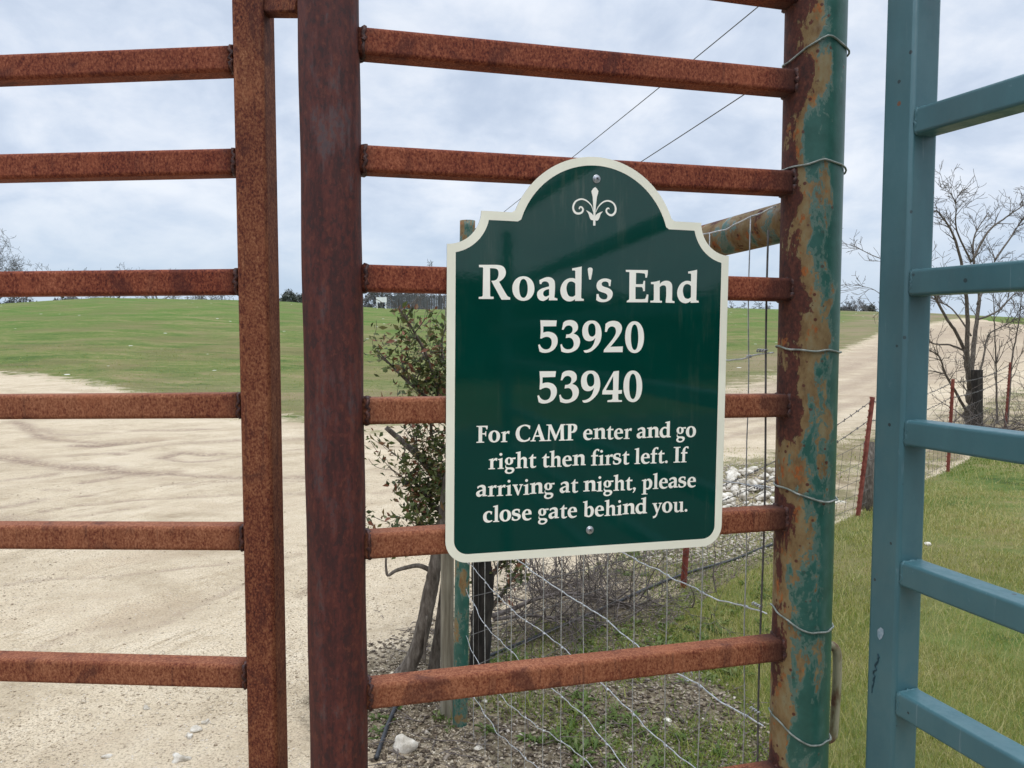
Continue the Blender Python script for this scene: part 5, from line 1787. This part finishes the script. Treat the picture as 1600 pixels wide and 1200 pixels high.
# ---- fallen dead branches, black hose, stones
for lab, pts, r, off, cpx in (('fallen grey limb with a fan of twigs lying just right of the black trunk', [(770, 962), (800, 952), (840, 935), (880, 928), (930, 932), (985, 948), (1030, 985)], 0.013, 0.7, (900, 960)),
                         ('second fallen limb, lower and straighter, beside the black hose', [(772, 968), (820, 962), (870, 966), (930, 972), (975, 995)], 0.010, 0.5, (900, 985))):
    base = ground_pt(*cpx)
    Q = []
    for i, (x, y) in enumerate(pts):
        Q.append(at_y(x, y, 3.55 + off * i / len(pts)))
    Q = smoothpath(Q, 6)
    mb = MB(); mb.tube(Q, np.linspace(r, r * 0.35, len(Q)), 8, jitter=0.06)
    for k in range(46):
        j = int(rng.integers(4, len(Q)))
        d = rvec(); d[2] = d[2] * 0.6 + 0.25
        grow(mb, Q[j], d, rng.uniform(0.12, 0.36), 0.0042, 2, 0.75, 0.0, 3, 4, 0.28, 0.0012)
    tag(mb.build('fallen_branch', M['twig'], None, smooth=True), lab, 'branch', 'fallen branches by the trunk')
for lab, c, n_ in (('loose tangle of dead twigs under the right half of the sign', (985, 950), 20), ('dark dead twig tangle under the middle of the sign', (905, 915), 20), ('sparse dead twig tangle near the foot of the trunk', (835, 925), 14)):
    brush('twig_tangle', lab, c, n_, 0.28, 0.50, 2, 0.0052, 'twig', 0.5, 'dead twig tangles', 0.9)
HO = [(588, 1190), (598, 1160), (609, 1130), (626, 1098), (660, 1072), (700, 1055), (752, 1034), (790, 1018), (830, 1002), (888, 977), (960, 946), (1020, 919), (1074, 898), (1146, 877), (1182, 862), (1240, 842)]
P = []
for x, y in HO:
    q = ground_pt(x, y); q[2] += 0.012; P.append(q)
mb = MB(); mb.tube(smoothpath(P, 6), 0.0085, 10)
tag(mb.build('garden_hose', M['hose'], None, smooth=True), 'black irrigation hose lying along the ground past the trunk', 'hose')


def stone_mesh(r, sub=3, rough=0.38):
    import bmesh
    bm = bmesh.new()
    bmesh.ops.create_icosphere(bm, subdivisions=sub, radius=1)
    V = np.array([v.co[:] for v in bm.verts])
    F = [tuple(v.index for v in f.verts) for f in bm.faces]
    bm.free()
    o = rng.uniform(0, 90)
    k = 1 + rough * (fbm(V[:, 0] * 1.3 + o, V[:, 1] * 1.3 + V[:, 2], 3, 3) + fbm(V[:, 2] * 1.3 - o, V[:, 0] * 1.1, 3, 9))
    # a few flattened facets
    for _ in range(9):
        d = rvec(); lim = rng.uniform(0.55, 0.88)
        e = V @ d
        k = np.where(e > lim, k * lim / np.maximum(e, 1e-6), k)
    V = V * k[:, None] * np.array([1, rng.uniform(0.75, 1), rng.uniform(0.6, 0.85)]) * r
    a = rng.uniform(0, 6.28)
    Rm = np.array([[math.cos(a), -math.sin(a), 0], [math.sin(a), math.cos(a), 0], [0, 0, 1]])
    return V @ Rm.T, F


def place_stone(px, py, rpx, label, name='stone', group=None, lift=0.45, z=None, sub=3):
    g = ground_pt(px, py)
    r = rpx / FPX * np.linalg.norm(g[:2])
    V, F = stone_mesh(r, sub)
    c = g + UPV * (r * lift)
    if z is not None:
        c[2] += z
    o = add_mesh(name, V + c, F, M['stone'], None, smooth=True, loc=c)
    return tag(o, label, 'stone', group)


place_stone(633, 1172, 19, 'fist-sized pale stone on the litter right of the dark pipe post', lift=0.55, sub=3)
for px, py, r, lab in ((322, 1130, 8, 'small white stone on the road, right one of the loose line'), (306, 1142, 8, 'small pale stone on the road, middle of the loose line'), (296, 1152, 9, 'flat small stone on the road, left end of the loose line'),
                       (281, 1188, 13, 'larger tan stone half sunk in the road at the bottom'), (229, 1107, 6, 'tiny white stone lying alone on the road'), (168, 1182, 7, 'dark small stone on the road near the lower left'),
                       (757, 1098, 7, 'white stone peeping out beside the green corner pipe'), (748, 1170, 8, 'white flake of stone at the foot of the corner pipe'), (985, 1175, 8, 'white stone among the weeds at the bottom'),
                       (1448, 851, 6, 'single white stone in the grass left of the blue rail'), (1043, 1128, 8, 'flat pale stone in the weeds below the low rail')):
    place_stone(px, py, r, lab, lift=0.12)
heap = [(rng.uniform(1128, 1216), rng.uniform(742, 800), rng.gamma(4, 1.15) + 3) for _ in range(46)]
HL = 'pale stone in the heap of limestone rocks between sign and green post'
for i, (x, y, r) in enumerate(heap):
    place_stone(x, y, r, HL, 'heap_stone', 'stones of the limestone heap', 0.38, z=0.05 * max(0, 1 - abs(x - 1172) / 45) * rng.uniform(0, 1.0))

# ------------------------------------------------------------------ ground cover nobody could count
def blades(name, X, Y, hgt, wid, label=None, bend=0.5, tint=None, mat='grass'):
    n = len(X)
    Z = H(X, Y)
    b = np.stack([X, Y, Z - 0.004], -1)
    a = rng.uniform(0, 2 * np.pi, n)
    s = np.stack([np.cos(a), np.sin(a), np.zeros(n)], -1) * (wid / 2)[:, None]
    l = rng.normal(size=(n, 2)) * bend
    d = np.concatenate([l, np.ones((n, 1))], 1)
    d /= np.linalg.norm(d, axis=1)[:, None]
    m = b + d * (hgt * 0.55)[:, None]
    d2 = d + np.concatenate([l * 1.2, np.full((n, 1), -0.25)], 1)
    d2 /= np.linalg.norm(d2, axis=1)[:, None]
    t = m + d2 * (hgt * 0.45)[:, None]
    V = np.stack([b - s, b + s, m - s * 0.75, m + s * 0.75, t], 1).reshape(-1, 3)
    i = np.arange(n)[:, None] * 5
    F = np.concatenate([i + np.array([0, 1, 3]), i + np.array([0, 3, 2]), i + np.array([2, 3, 4])])
    if tint is None:
        tint = rng.beta(1.6, 1.9, n)
    o = add_mesh(name, V, F, M[mat], attrs={'tint': np.repeat(np.clip(tint, 0, 1), 5)})
    return tag(o, label, kind='stuff')


def scatter(n, ymin, ymax, xpx, power=1.0):
    u = rng.uniform(0, 1, n)
    Y = (ymin ** (1 - power) + u * (ymax ** (1 - power) - ymin ** (1 - power))) ** (1 / (1 - power)) if power != 1 else ymin * (ymax / ymin) ** u
    X = (rng.uniform(xpx[0], xpx[1], n) - 800) / FPX * Y
    return X, Y


def covered(X, Y):
    c, g, y = covers(X, Y, H(X, Y))
    return c, g, y


X, Y = scatter(330000, 1.9, 17, (760, 1720), 1.25)
cv, gr, yd = covered(X, Y)
pat = fbm(X * 1.1, Y * 1.1, 4, 77)
keep = (yd > 0.5) & (cv[:, 1] < 0.45 + 0.3 * pat) & (pat + 0.25 * fbm(X * 5, Y * 5, 2, 88) > -0.26 + 0.18 * rng.normal(size=len(X)))
X, Y, pat = X[keep], Y[keep], pat[keep]
fresh = fbm(X * 0.45 + 5, Y * 0.45, 3, 31)
far_green = sstep(Y, 6, 10)
hh = rng.gamma(4, 0.0066, len(X)) * (0.7 + 0.6 * (pat + 0.5))
ti = rng.beta(2.0, 2.0, len(X)) + 0.16 - 0.45 * fresh - 0.34 * far_green
blades('grass', X, Y, hh, np.maximum(0.0022, 0.00075 * Y), bend=0.30, tint=ti)
# dry flower stems standing over the short grass
X, Y = scatter(5200, 2.4, 9, (1100, 1700), 1.2)
cv, gr, yd = covered(X, Y)
k = (yd > 0.5) & (cv[:, 1] < 0.3)
blades('grass', X[k], Y[k], rng.uniform(0.06, 0.16, k.sum()), np.maximum(0.0012, 0.00055 * Y[k]), bend=0.3, tint=rng.uniform(0.75, 1, k.sum()))
# thin tufts along the verge, in the litter and at the foot of the hill
X, Y = scatter(90000, 3, 30, (-60, 1660), 1.3)
cv, gr, yd = covered(X, Y)
nz = fbm(X * 0.8, Y * 0.8, 4, 55)
k = (yd < 0.5) & (cv[:, 0] + 0.7 * nz > 0.5)
X, Y = X[k], Y[k]
blades('grass', X, Y, rng.uniform(0.015, 0.045, len(X)), np.maximum(0.003, 0.0007 * Y), bend=0.5, tint=rng.beta(2, 2, len(X)) * 0.9 + 0.1)


# thin grass coming up through the litter
X, Y = scatter(46000, 2.4, 6, (700, 1260), 1.2)
cv, gr, yd = covered(X, Y)
nz = fbm(X * 1.6, Y * 1.6, 4, 58) + 0.35 * sstep(X, 0.2, 1.0)
k = (cv[:, 1] > 0.3) & (nz + 0.12 * rng.normal(size=len(X)) > 0.08)
X, Y = X[k], Y[k]
blades('grass', X, Y, rng.gamma(4, 0.0085, len(X)), np.full(len(X), 0.0032), bend=0.7, tint=rng.beta(2, 2.6, len(X)) * 0.75)


# weeds: flat rosettes of narrow leaves in the litter by the corner
def rosettes(centres):
    C = []
    V, F, T = [], [], []
    n0 = 0
    for (x, y, s) in centres:
        z = gz(x, y)
        tt = rng.uniform(0, 0.7)
        for k in range(int(rng.integers(9, 20))):
            a = rng.uniform(0, 6.28); L = s * rng.uniform(0.5, 1.2); el = rng.uniform(0.15, 1.1)
            d = np.array([math.cos(a) * math.cos(el), math.sin(a) * math.cos(el), math.sin(el)])
            sd = np.array([-math.sin(a), math.cos(a), 0]) * L * rng.uniform(0.08, 0.16)
            p = np.array([x, y, z]) + rng.normal(size=3) * s * np.array([0.25, 0.25, 0.02])
            m = p + d * L * 0.55
            t = p + d * L - UPV * L * 0.22
            V += [p, m + sd, t, m - sd]
            F += [(n0, n0 + 1, n0 + 2), (n0, n0 + 2, n0 + 3)]
            T += [tt + rng.uniform(0, 0.3)] * 4
            n0 += 4
    o = add_mesh('weeds', np.array(V), np.array(F), M['weed'], attrs={'tint': np.array(T)})
    return tag(o, kind='stuff')


cs = []
for (x0, x1, y0, y1, n, s) in ((740, 1210, 1040, 1215, 250, 0.046), (760, 900, 1030, 1090, 60, 0.05), (900, 1130, 960, 1050, 90, 0.045), (585, 720, 1085, 1200, 40, 0.035), (960, 1010, 850, 900, 30, 0.05),
                               (1090, 1210, 900, 1050, 70, 0.04), (1310, 1360, 1060, 1200, 16, 0.05), (640, 720, 1060, 1120, 24, 0.035)):
    for _ in range(n):
        g = ground_pt(rng.uniform(x0, x1), rng.uniform(y0, y1))
        if fbm(np.array([g[0] * 3.0]), np.array([g[1] * 3.0]), 3, 91)[0] > -0.12:
            cs.append((g[0], g[1], s * rng.uniform(0.6, 1.3)))
rosettes(cs)


def chips(name, X, Y, size, mat, flat=0.5, tint=None, lift=0.3):
    n = len(X)
    Z = H(X, Y)
    base = np.array([[1, 0, 0], [-1, 0, 0], [0, 1, 0], [0, -1, 0], [0, 0, 1], [0, 0, -1]], float)
    Fb = np.array([[0, 2, 4], [2, 1, 4], [1, 3, 4], [3, 0, 4], [2, 0, 5], [1, 2, 5], [3, 1, 5], [0, 3, 5]])
    k = base[None] * rng.uniform(0.6, 1.3, (n, 6, 1))
    k = k * np.array([1, 0.8, flat])
    a = rng.uniform(0, 6.28, n)
    ca, sa = np.cos(a), np.sin(a)
    xr = k[..., 0] * ca[:, None] - k[..., 1] * sa[:, None]
    yr = k[..., 0] * sa[:, None] + k[..., 1] * ca[:, None]
    zr = k[..., 2] + xr * rng.normal(size=(n, 1)) * 0.3
    V = np.stack([xr, yr, zr], -1) * size[:, None, None] + np.stack([X, Y, Z + size * flat * lift], -1)[:, None, :]
    F = (np.arange(n)[:, None, None] * 6 + Fb[None]).reshape(-1, 3)
    o = add_mesh(name, V.reshape(-1, 3), F, M[mat], attrs={'tint': np.repeat(rng.uniform(0, 1, n) if tint is None else tint, 6)})
    return tag(o, kind='stuff')


# gravel on the lot and among the litter
X, Y = scatter(60000, 2.5, 9, (-80, 760), 1.8)
cv, gr, yd = covered(X, Y)
k = (cv[:, 0] < 0.4) & (fbm(X * 0.9, Y * 0.9, 4, 12) + 0.35 * sstep(X, -1.6, -0.5) > 0.22 + 0.22 * rng.normal(size=len(X)))
chips('gravel', X[k], Y[k], rng.gamma(1.8, 0.0012, k.sum()) + 0.0012, 'grit', 0.6)
X, Y = scatter(6500, 2.5, 6, (600, 1260), 1.2)
cv, gr, yd = covered(X, Y)
k = cv[:, 1] > 0.25
chips('gravel', X[k], Y[k], rng.gamma(2.0, 0.0018, k.sum()) + 0.0015, 'pebble', 0.6)
X, Y = scatter(15000, 2.4, 6.5, (560, 1260), 1.2)
cv, gr, yd = covered(X, Y)
k = cv[:, 1] > 0.2
chips('leaf_litter', X[k], Y[k], rng.uniform(0.004, 0.015, k.sum()), 'flake', 0.14, lift=2.0)
X, Y = scatter(5000, 5, 9, (1000, 1260), 1.0)
cv, gr, yd = covered(X, Y)
k = (yd < 0.5) & (cv[:, 0] > 0.2)
chips('gravel', X[k], Y[k], rng.uniform(0.006, 0.022, k.sum()), 'pebble', 0.6)
# loose twigs in the litter
mb = MB()
for i in range(260):
    g = ground_pt(rng.uniform(590, 1210), rng.uniform(940, 1215))
    a = rng.uniform(0, 6.28); L = rng.uniform(0.03, 0.16)
    d = np.array([math.cos(a), math.sin(a), rng.uniform(-0.05, 0.25)]) * L
    mb.tube([g + UPV * 0.005, g + d * 0.5 + UPV * 0.008 + rvec() * L * 0.08, g + d + UPV * 0.004], [0.0022, 0.0018, 0.001], 4)
tag(mb.build('twig_litter', M['twig'], None), kind='stuff')


# unseen dark tree belt added behind the viewer to darken the sign's reflection
n = 5200
a = rng.uniform(-1.35, 1.35, n)
rr_ = rng.uniform(24, 32, n)
X, Y = rr_ * np.sin(a), -rr_ * np.cos(a)
top = 2.6 + 1.5 * fbm(X * 0.25, Y * 0.25, 3, 66)
Zc = rng.uniform(0, 1, n) ** 0.8 * top
V = (np.stack([X, Y, Zc], -1)[:, None, :] + rng.normal(size=(n, 3, 3)) * 0.55).reshape(-1, 3)
V[:, 2] = np.maximum(V[:, 2], -0.1)
tag(add_mesh('unseen_tree_belt', V, np.arange(n * 3).reshape(-1, 3), M['unseen_belt']), kind='stuff')
